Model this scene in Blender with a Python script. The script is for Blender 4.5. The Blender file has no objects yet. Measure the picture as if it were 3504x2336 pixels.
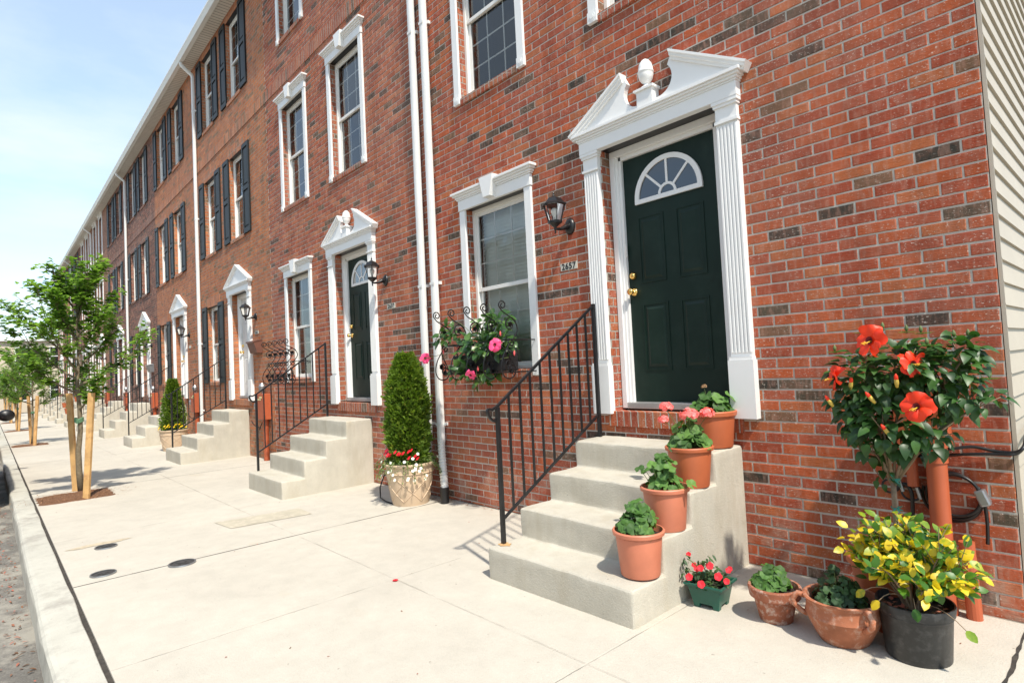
import bpy, bmesh, math, random
from mathutils import Vector, Matrix
R = math.radians
sc = bpy.context.scene
COL = sc.collection
rnd = random.Random(7)

# ---------------------------------------------------------------- camera
cam = bpy.data.cameras.new('camera'); cam_o = bpy.data.objects.new('camera', cam); COL.objects.link(cam_o)
cam.sensor_width = 36; cam.lens = 1983.07 / 3504 * 36; cam.clip_start = .05; cam.clip_end = 2000
_y, _p, _r = .8351, .0412, -.0493
fw = Vector((-math.sin(_y) * math.cos(_p), math.cos(_y) * math.cos(_p), math.sin(_p)))
rt = Vector((math.cos(_y), math.sin(_y), 0)); up = rt.cross(fw)
r2 = rt * math.cos(_r) + up * math.sin(_r); u2 = up * math.cos(_r) - rt * math.sin(_r)
m = Matrix((r2, u2, -fw)).transposed().to_4x4(); m.translation = Vector((0, -3.7293, 1.3886))
cam_o.matrix_world = m
sc.camera = cam_o
sc.render.resolution_x = 1024; sc.render.resolution_y = 682

# ---------------------------------------------------------------- sun and sky
SUN = Vector((.96 * math.cos(R(55)), -.28 * math.cos(R(55)), math.sin(R(55)))).normalized()
sl = bpy.data.lights.new('sun', 'SUN'); sl.energy = 3.0; sl.angle = R(1.8); sl.color = (1, .93, .82)
so = bpy.data.objects.new('sun', sl); COL.objects.link(so)
so.rotation_euler = SUN.to_track_quat('Z', 'Y').to_euler()
w = bpy.data.worlds.new('World'); sc.world = w; w.use_nodes = True
nt = w.node_tree; nt.nodes.clear()
N = nt.nodes.new; L = nt.links.new
out = N('ShaderNodeOutputWorld'); bg = N('ShaderNodeBackground'); sky = N('ShaderNodeTexSky')
sky.sky_type = 'NISHITA'; sky.sun_disc = False; sky.sun_elevation = math.asin(SUN.z)
sky.sun_rotation = math.atan2(SUN.x, SUN.y); sky.air_density = 1.0; sky.dust_density = .4; sky.ozone_density = 1.2
bg.inputs['Strength'].default_value = .15
tc = N('ShaderNodeTexCoord'); sep = N('ShaderNodeSeparateXYZ'); L(tc.outputs['Generated'], sep.inputs[0])
# thin high cloud: noise on a far flat layer
mx = N('ShaderNodeMath'); mx.operation = 'MAXIMUM'; L(sep.outputs['Z'], mx.inputs[0]); mx.inputs[1].default_value = .06
dv = N('ShaderNodeVectorMath'); dv.operation = 'DIVIDE'; L(tc.outputs['Generated'], dv.inputs[0])
cmb = N('ShaderNodeCombineXYZ')
for i in range(3): L(mx.outputs[0], cmb.inputs[i])
L(cmb.outputs[0], dv.inputs[1])
cn = N('ShaderNodeTexNoise'); cn.inputs['Scale'].default_value = .9; cn.inputs['Detail'].default_value = 7; cn.inputs['Roughness'].default_value = .55
L(dv.outputs[0], cn.inputs['Vector'])
cr = N('ShaderNodeValToRGB'); cr.color_ramp.elements[0].position = .42; cr.color_ramp.elements[1].position = .72
cr.color_ramp.elements[0].color = (.35, .35, .35, 1); cr.color_ramp.elements[1].color = (.92, .92, .92, 1)
L(cn.outputs['Fac'], cr.inputs[0])
mixc = N('ShaderNodeMix'); mixc.data_type = 'RGBA'; L(cr.outputs[0], mixc.inputs['Factor'])
L(sky.outputs[0], mixc.inputs['A']); mixc.inputs['B'].default_value = (3.25, 3.5, 3.8, 1)
tint = N('ShaderNodeMix'); tint.data_type = 'RGBA'; tint.blend_type = 'MULTIPLY'; tint.inputs['Factor'].default_value = 1
L(mixc.outputs['Result'], tint.inputs['A']); tint.inputs['B'].default_value = (1.0, 1.04, 1.02, 1)
L(tint.outputs['Result'], bg.inputs['Color']); L(bg.outputs[0], out.inputs[0])
sc.view_settings.view_transform = 'Standard'; sc.view_settings.look = 'None'
sc.view_settings.gamma = 1; sc.view_settings.exposure = .95

# ---------------------------------------------------------------- helpers
class MB:
    def __init__(s): s.v = []; s.f = []; s.mi = []; s.cur = 0; s.r = []; s.cr = .5
    def add(s, vs, fs):
        o = len(s.v); s.v += [tuple(v) for v in vs]; s.r += [s.cr] * len(vs)
        for f in fs: s.f.append([o + i for i in f]); s.mi.append(s.cur)
    def box(s, x0, x1, y0, y1, z0, z1):
        s.add([(x0,y0,z0),(x1,y0,z0),(x1,y1,z0),(x0,y1,z0),(x0,y0,z1),(x1,y0,z1),(x1,y1,z1),(x0,y1,z1)],
              [(0,3,2,1),(4,5,6,7),(0,1,5,4),(1,2,6,5),(2,3,7,6),(3,0,4,7)])
    def quad(s, a, b, c, d): s.add([a,b,c,d], [(0,1,2,3)])
    def prism(s, pts, y0, y1):            # polygon in x,z extruded along y
        n = len(pts)
        s.add([(x,y0,z) for x,z in pts] + [(x,y1,z) for x,z in pts],
              [tuple(range(n)), tuple(range(2*n-1, n-1, -1))] + [(i, i+n, (i+1)%n+n, (i+1)%n) for i in range(n)])
    def prismx(s, pts, x0, x1):           # polygon in y,z extruded along x
        n = len(pts)
        s.add([(x0,y,z) for y,z in pts] + [(x1,y,z) for y,z in pts],
              [tuple(range(n)), tuple(range(2*n-1, n-1, -1))] + [(i, i+n, (i+1)%n+n, (i+1)%n) for i in range(n)])
    def tube(s, path, r, n=8, cap=True, closed=False, sq=False):
        P = [Vector(p) for p in path]; k = len(P)
        rs = r if isinstance(r, (list, tuple)) else [r] * k
        if sq: n = 4
        ref = None; vs = []
        for i, p in enumerate(P):
            if closed: t = (P[(i+1) % k] - P[i-1])
            else: t = P[min(i+1, k-1)] - P[max(i-1, 0)]
            t = t.normalized() if t.length > 1e-9 else Vector((0,0,1))
            if ref is None:
                ref = Vector((0,0,1)) if abs(t.z) < .9 else Vector((0,1,0))
            a = ref - t * ref.dot(t)
            if a.length < 1e-6: a = t.orthogonal()
            a.normalize(); ref = a; b = t.cross(a)
            for j in range(n):
                an = 2*math.pi*j/n + (math.pi/4 if sq else 0)
                vs.append(p + (a*math.cos(an) + b*math.sin(an)) * rs[i])
        fs = []
        for i in range(k if closed else k-1):
            i2 = (i+1) % k
            for j in range(n):
                fs.append((i*n+j, i*n+(j+1)%n, i2*n+(j+1)%n, i2*n+j))
        if cap and not closed: fs += [tuple(range(n-1,-1,-1)), tuple((k-1)*n+j for j in range(n))]
        s.add(vs, fs)
    def lathe(s, prof, n=32, c=(0,0,0), sx=1, sy=1, wob=0):
        vs = []; fs = []; k = len(prof)
        for (r, z) in prof:
            for j in range(n):
                a = 2*math.pi*j/n
                q = r * (1 + (wob*math.sin(3*a+z*9) if wob else 0))
                vs.append((c[0]+q*math.cos(a)*sx, c[1]+q*math.sin(a)*sy, c[2]+z))
        for i in range(k-1):
            for j in range(n):
                fs.append((i*n+j, i*n+(j+1)%n, (i+1)*n+(j+1)%n, (i+1)*n+j))
        s.add(vs, fs)
    def mesh(s, name, mats, smooth=False, bevel=0, rattr=False):
        me = bpy.data.meshes.new(name); me.from_pydata(s.v, [], s.f)
        for mt in (mats if isinstance(mats, (list, tuple)) else [mats]): me.materials.append(mt)
        if any(s.mi): me.polygons.foreach_set('material_index', s.mi)
        if smooth: me.polygons.foreach_set('use_smooth', [True]*len(s.f))
        if rattr:
            at = me.attributes.new('rnd', 'FLOAT', 'POINT'); at.data.foreach_set('value', s.r)
        if bevel:
            bm = bmesh.new(); bm.from_mesh(me); bmesh.ops.remove_doubles(bm, verts=bm.verts, dist=1e-5)
            eds = [e for e in bm.edges if len(e.link_faces) == 2 and e.calc_face_angle(0) > .5]
            bmesh.ops.bevel(bm, geom=eds, offset=bevel, segments=2, profile=.5, affect='EDGES', clamp_overlap=True)
            bm.to_mesh(me); bm.free()
        me.update(); return me

def obj(name, me, parent=None, loc=(0,0,0), rz=0, rot=None):
    o = bpy.data.objects.new(name, me); COL.objects.link(o); o.location = loc
    o.rotation_euler = rot if rot else (0,0,rz)
    if parent: o.parent = parent
    return o
def tag(o, label, cat, group=None, kind=None):
    if label: o['label'] = label
    if cat: o['category'] = cat
    if group: o['group'] = group
    if kind: o['kind'] = kind
    return o
def thing(name, label, cat, loc=(0,0,0), rz=0, group=None):
    return tag(obj(name, None, None, loc, rz), label, cat, group)
def struct(name, me, loc=(0,0,0)):
    o = obj(name, me, None, loc); o['kind'] = 'structure'; return o
def autosmooth(me, ang=40):
    bm = bmesh.new(); bm.from_mesh(me)
    for f in bm.faces: f.smooth = True
    for e in bm.edges:
        if len(e.link_faces) == 2 and e.calc_face_angle(0) > R(ang): e.smooth = False
    bm.to_mesh(me); bm.free(); return me
CACHE = {}
def cached(key, fn):
    if key not in CACHE: CACHE[key] = fn()
    return CACHE[key]
def zg(x): return .02 + .0095 * x if x > -40 else -.36 + .003 * (x + 40)

# ---------------------------------------------------------------- materials
class NG:
    def __init__(s, name):
        s.m = bpy.data.materials.new(name); s.m.use_nodes = True; s.t = s.m.node_tree; s.t.nodes.clear()
        s.o = s.n('OutputMaterial'); s.p = s.n('BsdfPrincipled'); s.l(s.p, 0, s.o, 0)
        s.pos = s.n('NewGeometry')
    def n(s, k): return s.t.nodes.new('ShaderNode' + k)
    def l(s, a, i, b, j): s.t.links.new(a.outputs[i], b.inputs[j])
    def set(s, **k):
        for a, v in k.items():
            s.p.inputs[{'color':'Base Color','rough':'Roughness','metal':'Metallic','spec':'Specular IOR Level','sub':'Subsurface Weight','coat':'Coat Weight'}[a]].default_value = (*v, 1) if a == 'color' else v
    def vec(s, scale=(1,1,1), obj=False):
        mp = s.n('Mapping'); mp.inputs['Scale'].default_value = scale
        if obj:
            t = s.n('TexCoord'); s.l(t, 'Object', mp, 0)
        else: s.l(s.pos, 'Position', mp, 0)
        return mp
    def noise(s, scale, detail=4, rough=.5, vec=None, obj=False):
        q = s.n('TexNoise'); q.inputs['Scale'].default_value = scale; q.inputs['Detail'].default_value = detail; q.inputs['Roughness'].default_value = rough
        v = s.vec(vec or (1,1,1), obj); s.l(v, 0, q, 'Vector'); return q
    def ramp(s, src, i, stops, interp='LINEAR'):
        q = s.n('ValToRGB'); e = q.color_ramp; e.interpolation = interp
        while len(e.elements) < len(stops): e.elements.new(.5)
        for el, (p, c) in zip(e.elements, stops):
            el.position = p; el.color = (*c, 1) if isinstance(c, (tuple, list)) else (c, c, c, 1)
        s.l(src, i, q, 0); return q
    def mix(s, fac, a, b, mode='MIX', fi=0):
        q = s.n('Mix'); q.data_type = 'RGBA'; q.blend_type = mode
        if isinstance(fac, (int, float)): q.inputs['Factor'].default_value = fac
        else: s.t.links.new(fac.outputs[fi], q.inputs['Factor'])
        for k, c in (('A', a), ('B', b)):
            if isinstance(c, tuple): q.inputs[k].default_value = (*c, 1)
            else: s.t.links.new(c.outputs[2] if c.bl_idname == 'ShaderNodeMix' else c.outputs['Color'] if 'Color' in c.outputs else c.outputs[0], q.inputs[k])
        return q
    def math(s, op, a, b=0, ai=0, bi=0, c=None):
        q = s.n('Math'); q.operation = op
        for k, (x, i) in enumerate(((a, ai), (b, bi))):
            if isinstance(x, (int, float)): q.inputs[k].default_value = x
            else: s.t.links.new(x.outputs[i], q.inputs[k])
        return q
    def col(s, c): s.t.links.new(c.outputs[2] if c.bl_idname == 'ShaderNodeMix' else c.outputs['Color'] if 'Color' in c.outputs else c.outputs[0], s.p.inputs['Base Color'])
    def bump(s, src, i=0, dist=.003, strength=1):
        q = s.n('Bump'); q.inputs['Distance'].default_value = dist; q.inputs['Strength'].default_value = strength
        s.l(src, i, q, 'Height'); s.l(q, 0, s.p, 'Normal'); return q

def simple(name, color, rough=.5, var=.12, scale=6, bump=0, bscale=60, metal=0, spec=.5, dirt=None, obj=False):
    g = NG(name); g.set(color=color, rough=rough, metal=metal, spec=spec)
    n = g.noise(scale, 5, .6, obj=obj)
    lo = tuple(c*(1-var) for c in color); hi = tuple(min(1, c*(1+var)) for c in color)
    c = g.ramp(n, 0, [(.3, lo), (.7, hi)])
    if dirt:
        d = g.noise(scale*2.3, 6, .65, obj=obj); f = g.ramp(d, 0, [(.5, 0.), (.72, 1.)])
        c = g.mix(f, c, dirt)
    g.col(c)
    if bump:
        b = g.noise(bscale, 4, .6, obj=obj); g.bump(b, 0, bump)
    return g.m

def brick_inputs(g, b, cx, off, bw, rh, ms):
    b.offset = off; b.inputs['Scale'].default_value = 1; b.inputs['Brick Width'].default_value = bw
    b.inputs['Row Height'].default_value = rh; b.inputs['Mortar Size'].default_value = ms; b.inputs['Mortar Smooth'].default_value = .3
    b.inputs['Color1'].default_value = (0,0,0,1); b.inputs['Color2'].default_value = (1,1,1,1); b.inputs['Bias'].default_value = 0
    g.l(cx, 0, b, 'Vector')
def brick(name, stops, mortar=(.39,.365,.32), bw=.2032, rh=.0677, off=.5, ms=.0056, fleck=.75, smear=.52, bump=.015, xo=0, attr=False, xoff=0.):
    g = NG(name); g.set(rough=.85, spec=.25)
    sp = g.n('SeparateXYZ'); g.l(g.pos, 'Position', sp, 0)
    u = g.math('ADD', sp, sp, 0, 1)
    ws = g.noise(7, 3); wo = g.math('MULTIPLY', g.math('SUBTRACT', ws, .5), .006)
    u = g.math('ADD', g.math('ADD', u, 100.0 + xoff), wo)
    wz = g.noise(9, 3, vec=(1.3,1.1,.9)); v = g.math('ADD', g.math('ADD', sp, 20*rh + xo, 2), g.math('MULTIPLY', g.math('SUBTRACT', wz, .5), .0045))
    cx = g.n('CombineXYZ'); g.l(u, 0, cx, 0); g.l(v, 0, cx, 1)
    b = g.n('TexBrick' if not attr else 'Attribute')
    if attr: b.attribute_name = 'rnd'
    else: brick_inputs(g, b, cx, off, bw, rh, ms)
    c = g.ramp(b, 2 if attr else 'Color', [(p_, tuple(min(.8, q_*k_) for q_, k_ in zip(c_, (1.20, 1.15, .93)))) for p_, c_ in stops], 'CONSTANT')

    # mottling inside each brick, vertical smears, lime flecks
    n1 = g.noise(14, 5, .65); f1 = g.ramp(n1, 0, [(.42, 0.), (.75, 1.)])
    c = g.mix(g.math('MULTIPLY', f1, smear), c, (.40,.17,.11))
    n2 = g.noise(1, 5, .6, vec=(42, 42, 9)); f2 = g.ramp(n2, 0, [(.50, 0.), (.60, 1.)])
    c = g.mix(g.math('MULTIPLY', f2, smear*.8), c, (.48,.27,.20))
    n4 = g.noise(5, 6, .7); f4 = g.ramp(n4, 0, [(.35, .78), (.65, 1.1)]); c = g.mix(1.0, c, f4, 'MULTIPLY')
    n8 = g.noise(.55, 4, .55); f8 = g.ramp(n8, 0, [(.45, 0.), (.70, .25)]); c = g.mix(f8, c, (.36,.20,.155))
    n9 = g.noise(1, 4, .6, vec=(6, 6, .5)); c = g.mix(1.0, c, g.ramp(n9, 0, [(.35, .84), (.6, 1.04)]), 'MULTIPLY')
    lo_ = g.math('MULTIPLY', g.math('SUBTRACT', .75, sp, 0, 2), 1.5); lo_.use_clamp = True
    n11 = g.noise(4.5, 6, .7); f11 = g.math('MULTIPLY', g.ramp(n11, 0, [(.50, 0.), (.66, .55)]), lo_); c = g.mix(f11, c, (.46,.37,.29))
    n3 = g.noise(1, 3, .7, vec=(62, 62, 95)); f3 = g.ramp(n3, 0, [(.60, 0.), (.655, 1.)])
    n5 = g.noise(2.2, 3, .5); f5 = g.ramp(n5, 0, [(.38, .1), (.56, 1.)])
    c = g.mix(g.math('MULTIPLY', g.math('MULTIPLY', f3, f5), fleck), c, (.66,.58,.50))
    nb = g.noise(130, 4, .7)
    if not attr:
        mn = g.noise(40, 4); mc = g.ramp(mn, 0, [(.3, tuple(x*.8 for x in mortar)), (.7, tuple(min(1, x*1.2) for x in mortar))])
        c = g.mix(b, c, mc, fi=1)
        inv = g.math('SUBTRACT', 1, b, 0, 1); h = g.math('ADD', inv, g.math('MULTIPLY', nb, .28))
    else: h = g.math('MULTIPLY', nb, .45)
    g.col(c)
    hn = g.math('ADD', h, g.math('MULTIPLY', g.noise(28, 3), .35))
    if attr: hn = g.math('ADD', hn, g.math('MULTIPLY', g.noise(1, 3, .6, vec=(20, 20, 150)), .5))
    g.bump(hn, 0, bump)
    return g.m

RED = [(0, (.036,.034,.033)), (.034, (.075,.062,.052)), (.062, (.15,.088,.062)), (.090, (.34,.075,.032)), (.22, (.36,.105,.045)), (.36, (.29,.058,.032)), (.55, (.36,.082,.034)), (.75, (.31,.075,.045)), (.9, (.27,.052,.028))]
RED2 = [(0, (.045,.042,.04)), (.035, (.11,.08,.062)), (.075, (.35,.10,.05)), (.2, (.38,.14,.085)), (.36, (.29,.072,.044)), (.55, (.35,.098,.052)), (.75, (.31,.09,.055)), (.9, (.27,.075,.045))]
ORG = [(0, (.20,.12,.07)), (.10, (.44,.150,.060)), (.3, (.38,.125,.055)), (.5, (.48,.175,.075)), (.7, (.41,.150,.070)), (.9, (.32,.12,.065))]
PLUM = [(0, (.035,.025,.025)), (.15, (.13,.045,.035)), (.35, (.22,.075,.055)), (.5, (.10,.04,.035)), (.7, (.18,.085,.065)), (.88, (.28,.13,.10))]
PINK = [(0, (.24,.11,.08)), (.3, (.31,.15,.11)), (.6, (.28,.12,.085)), (.85, (.35,.18,.13))]
BR = {'red': brick('red_brick', RED), 'red2': brick('red_brick_b', RED2, smear=.45), 'orange': brick('orange_brick', ORG, mortar=(.38,.32,.25), fleck=.2),
      'plum': brick('plum_brick', PLUM, fleck=.2, mortar=(.33,.27,.23)), 'pink': brick('pink_brick', PINK, fleck=.2, mortar=(.36,.28,.22))}
FACE = {'red': brick('red_brick_face', RED, attr=True, smear=.34, fleck=.75, bump=.005), 'red2': brick('red_brick_face_b', RED2, attr=True, smear=.40, fleck=.6, bump=.005)}
MORT = simple('mortar', (.53,.50,.44), .95, .12, 30, bump=.003, bscale=120)
SOLD = {}
for k_, st_ in (('red', RED[2:]), ('red2', RED2[1:]), ('orange', ORG), ('plum', PLUM[1:]), ('pink', PINK)):
    st_ = [(0 if i == 0 else p, c) for i, (p, c) in enumerate(st_)]
    SOLD[k_] = brick('soldier_' + k_, st_, bw=.0677, rh=.6, off=0, bump=.005, smear=.5)

WHITE = simple('white_paint', (.80,.80,.785), .38, .025, 3)
VINYL = simple('white_vinyl', (.76,.75,.71), .4, .03, 3)
GUTT = simple('gutter_white', (.74,.74,.72), .35, .04, 3)
SOFFIT = simple('soffit_white', (.62,.60,.55), .6, .05, 3)
DOORG = simple('green_door_paint', (.0038,.0175,.0115), .5, .15, 2, spec=.3, dirt=(.010,.026,.019))
DOORW = simple('white_door_paint', (.66,.66,.64), .4, .05, 2)
SHUT = simple('black_shutter_paint', (.012,.0145,.016), .5, .2, 3, spec=.3)
IRON = simple('black_iron', (.010,.010,.011), .35, .3, 20)
BRASS = simple('polished_brass', (.85,.56,.18), .16, .05, 8, metal=1)
ALU = simple('corrugated_pipe_white', (.70,.69,.65), .4, .05, 8)
BLACKP = simple('black_plastic', (.012,.012,.013), .38, .2, 9)
NURS = simple('nursery_black_plastic', (.020,.021,.022), .42, .35, 12, bump=.0006, bscale=30, dirt=(.06,.06,.06))
TERP = simple('pink_terracotta_plastic', (.56,.185,.105), .5, .07, 9)
TERP2 = simple('orange_terracotta_plastic', (.48,.125,.048), .5, .07, 9)
TERC = simple('old_terracotta', (.36,.125,.06), .85, .25, 10, bump=.0012, bscale=60, dirt=(.50,.34,.26))
TERC2 = simple('limed_terracotta', (.30,.10,.05), .85, .2, 14, bump=.001, bscale=70, dirt=(.55,.43,.36))
GRNP = simple('green_plastic', (.008,.085,.058), .35, .15, 12)
BEIGE = simple('beige_resin', (.60,.455,.315), .6, .08, 6, bump=.0006, bscale=70)
SOIL = simple('potting_soil', (.028,.018,.012), .95, .5, 40, bump=.006, bscale=90)
CONDUIT = simple('terracotta_painted_conduit', (.42,.095,.036), .5, .07, 8)
GREYM = simple('grey_metal', (.32,.33,.34), .35, .15, 10, metal=.7)
MAILB = simple('brown_mailbox_metal', (.15,.065,.045), .4, .15, 10)
PLATE = simple('number_plate_grey', (.55,.53,.46), .5, .06, 20)
INK = simple('black_ink', (.01,.01,.01), .5, 0, 10)
BULB = simple('bulb_white', (.8,.8,.75), .2, 0, 10)
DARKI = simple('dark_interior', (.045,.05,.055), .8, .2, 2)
BLIND = simple('window_blind', (.86,.90,.85), .6, .04, 3)
STAKE = simple('pine_stake', (.55,.33,.13), .75, .2, 5, bump=.001, bscale=50, dirt=(.38,.20,.08))
BARK = simple('tree_bark', (.17,.135,.085), .9, .35, 30, bump=.004, bscale=60)
BARKL = simple('hibiscus_bark', (.24,.17,.11), .85, .25, 40, bump=.0015, bscale=90)
STEM = simple('green_stem', (.10,.14,.04), .6, .3, 30)
TWINE = simple('teal_tie', (.02,.25,.20), .5, .1, 30)
CABLE = simple('black_cable', (.008,.008,.009), .35, .1, 20)
THRESH = simple('aluminium_sill', (.45,.45,.44), .4, .15, 10, metal=.6)
IRONC = simple('cast_cover', (.045,.042,.04), .7, .3, 40, bump=.003, bscale=60)
MULCH = simple('mulch', (.16,.075,.036), .95, .45, 60, bump=.02, bscale=45)
CHIP = simple('mulch_chip', (.30,.165,.085), .9, .5, 30)
RUBBER = simple('rubber', (.012,.012,.012), .8, .1, 10)
ROOF = simple('roof_shingle', (.06,.06,.06), .9, .3, 20)

def glass_mat(name, refl=1.7, tint=(.93,.96,.95)):
    g = NG(name); tr = g.n('BsdfTransparent'); tr.inputs[0].default_value = (*tint, 1)
    gl = g.n('BsdfGlossy'); gl.inputs['Roughness'].default_value = .02; gl.inputs['Color'].default_value = (.95,.97,1,1)
    fr = g.n('Fresnel'); fr.inputs['IOR'].default_value = 1.55
    f = g.math('MULTIPLY', fr, refl); f.use_clamp = True
    nb = g.noise(1.3, 2); bp = g.n('Bump'); bp.inputs['Distance'].default_value = .012; g.l(nb, 0, bp, 'Height'); g.l(bp, 0, gl, 'Normal'); 
    mx_ = g.n('MixShader'); g.l(f, 0, mx_, 0); g.l(tr, 0, mx_, 1); g.l(gl, 0, mx_, 2); g.l(mx_, 0, g.o, 0)
    g.t.nodes.remove(g.p); return g.m
GLASS = glass_mat('window_glass', 1.25)
GLASSD = glass_mat('fanlight_glass', 2.2, (.25,.25,.25))
LGLASS = glass_mat('lantern_glass', 1.0, (.95,.95,.95))

def leafmat(name, stops, trans=.35, rough=.42, spec=.5, vein=0):
    g = NG(name); g.set(rough=rough, spec=spec)
    a = g.n('Attribute'); a.attribute_name = 'rnd'
    n = g.noise(60, 3); ad = g.math('ADD', g.math('MULTIPLY', a, .85, 2), g.math('MULTIPLY', n, .18))
    c = g.ramp(ad, 0, stops)
    g.col(c)
    tl = g.n('BsdfTranslucent'); g.t.links.new(c.outputs[0], tl.inputs[0])
    br = g.mix(1.0, c, (1.6,1.7,.9), 'MULTIPLY'); g.t.links.new(br.outputs[2], tl.inputs[0])
    mx_ = g.n('MixShader'); mx_.inputs[0].default_value = trans
    g.l(g.p, 0, mx_, 1); g.l(tl, 0, mx_, 2); g.l(mx_, 0, g.o, 0)
    return g.m
LF_TREE = leafmat('maple_leaf', [(.1, (.085,.16,.026)), (.5, (.15,.27,.042)), (.95, (.24,.38,.075))], .52)
LF_DARK = leafmat('hibiscus_leaf', [(.1, (.018,.055,.012)), (.5, (.036,.100,.020)), (.80, (.07,.17,.03)), (1, (.12,.25,.045))], .3, .42, .5)
LF_GER = leafmat('geranium_leaf', [(.1, (.045,.11,.022)), (.6, (.085,.20,.036)), (1, (.15,.29,.06))], .3, .6)
LF_DUSK = leafmat('dusky_leaf', [(.1, (.022,.055,.020)), (.6, (.040,.095,.030)), (1, (.08,.15,.05))], .25, .6)
LF_VAR = leafmat('variegated_leaf', [(.05, (.030,.10,.012)), (.42, (.075,.19,.018)), (.54, (.22,.32,.02)), (.62, (.66,.47,.015)), (.97, (.70,.55,.03))], .3, .42)
LF_MAN = leafmat('mandevilla_leaf', [(.1, (.020,.060,.015)), (.6, (.050,.13,.025)), (1, (.13,.24,.05))], .25, .35, .6)
LF_ARB = leafmat('arborvitae_spray', [(.1, (.045,.095,.008)), (.5, (.11,.190,.016)), (.85, (.20,.29,.028)), (1, (.26,.21,.05))], .38, .6)
LF_TRAIL = leafmat('trailing_leaf', [(.1, (.06,.12,.03)), (.6, (.14,.22,.06)), (1, (.30,.36,.12))], .3, .6)
def petal(name, c1, c2, trans=.3):
    return leafmat(name, [(.1, c1), (.9, c2)], trans, .5)
P_RED = petal('hibiscus_petal', (.78,.026,.007), (.88,.060,.012), .2)
P_RED2 = petal('impatiens_petal', (.62,.01,.02), (.85,.03,.05), .2)
P_PINK = petal('geranium_petal', (.85,.16,.16), (.95,.33,.30), .25)
P_MAG = petal('mandevilla_petal', (.85,.05,.20), (.95,.12,.32), .25)
P_WHITE = petal('white_petal', (.80,.80,.70), (.85,.85,.80), .2)
P_YEL = petal('yellow_petal', (.80,.50,.01), (.85,.62,.03), .2)
P_DRY = petal('dried_petal', (.20,.11,.05), (.32,.19,.09), .1)
STAMEN = simple('yellow_stamen', (.85,.50,.04), .6, .1, 40)
BUD = simple('flower_bud', (.50,.36,.06), .5, .3, 60)
THROAT = simple('flower_throat', (.14,.0,.004), .6, .1, 40)

# ---------------------------------------------------------------- foliage helpers
def frame(d, n):
    d = Vector(d).normalized(); n = Vector(n); n = (n - d*n.dot(d))
    if n.length < 1e-4: n = d.orthogonal()
    n.normalize(); return d, n, d.cross(n)
def leaf(mb, o, d, n, ln, wd, prof=((.0,.0),(.3,.42),(.65,.38),(1,0)), droop=.25, fold=.18, r=None):
    d, n, s = frame(d, n); o = Vector(o); mb.cr = rnd.random() if r is None else r
    vs = []; 
    for t, w_ in prof:
        c = o + d*(ln*t) - n*(ln*droop*t*t)
        if w_ == 0: vs.append([c]); continue
        vs.append([c - s*(wd*w_) + n*(wd*fold*w_), c, c + s*(wd*w_) + n*(wd*fold*w_)])
    flat = []; idx = []
    for row in vs: idx.append(list(range(len(flat), len(flat)+len(row)))); flat += row
    fs = []
    for a, b in zip(idx, idx[1:]):
        if len(a) == 1 and len(b) == 3: fs += [(a[0], b[0], b[1]), (a[0], b[1], b[2])]
        elif len(a) == 3 and len(b) == 1: fs += [(a[0], b[0], a[1]), (a[1], b[0], a[2])]
        elif len(a) == 3: fs += [(a[0], b[0], b[1], a[1]), (a[1], b[1], b[2], a[2])]
    mb.add(flat, fs)
SERR = ((0,0),(.08,.30),(.25,.47),(.45,.44),(.65,.34),(.82,.20),(1,0))
OVAL = ((0,0),(.12,.26),(.4,.46),(.7,.38),(.9,.16),(1,0))
def roundleaf(mb, o, d, n, rad, r=None, lob=7):
    d, n, s = frame(d, n); o = Vector(o); mb.cr = rnd.random() if r is None else r
    vs = [o]; k = lob*2; ph = rnd.random()
    for i in range(k+1):
        a = R(-158) + R(316)*i/k
        rr = rad * (1.0 if i % 2 else .88) * (1 + .05*math.sin(a*3+ph*6))
        vs.append(o + (d*math.cos(a) + s*math.sin(a))*rr + n*(rad*(.22*math.sin(a*3.5+ph*6)*.6 + .12)))
    mid = [o + (v-o)*.5 + n*rad*.02 for v in vs[1:]]
    base = 1 + (k+1)
    mb.add(vs + mid, [(0, base+i, base+i+1) for i in range(k)] + [(base+i, 1+i, 2+i, base+i+1) for i in range(k)])
def rdir(zmin=-1, zmax=1):
    z = rnd.uniform(zmin, zmax); a = rnd.uniform(0, 2*math.pi); q = math.sqrt(max(0, 1-z*z)); return Vector((q*math.cos(a), q*math.sin(a), z))
def curve_pts(a, b, sag, k=6, side=None):
    a = Vector(a); b = Vector(b); s = Vector(sag)
    return [a.lerp(b, i/k) + s * (4*(i/k)*(1-i/k)) for i in range(k+1)]
def small_flower(mb, o, n, rad, petals=5, r=None):
    n = Vector(n).normalized(); t = n.orthogonal().normalized(); b = n.cross(t); o = Vector(o); ph = rnd.random()*6
    for i in range(petals):
        a = ph + 2*math.pi*i/petals; d = t*math.cos(a) + b*math.sin(a)
        leaf(mb, o, d + n*.25, n, rad, rad*1.05, ((0,.08),(.35,.42),(.75,.5),(1,.22)), .15, .05, r)
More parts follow.
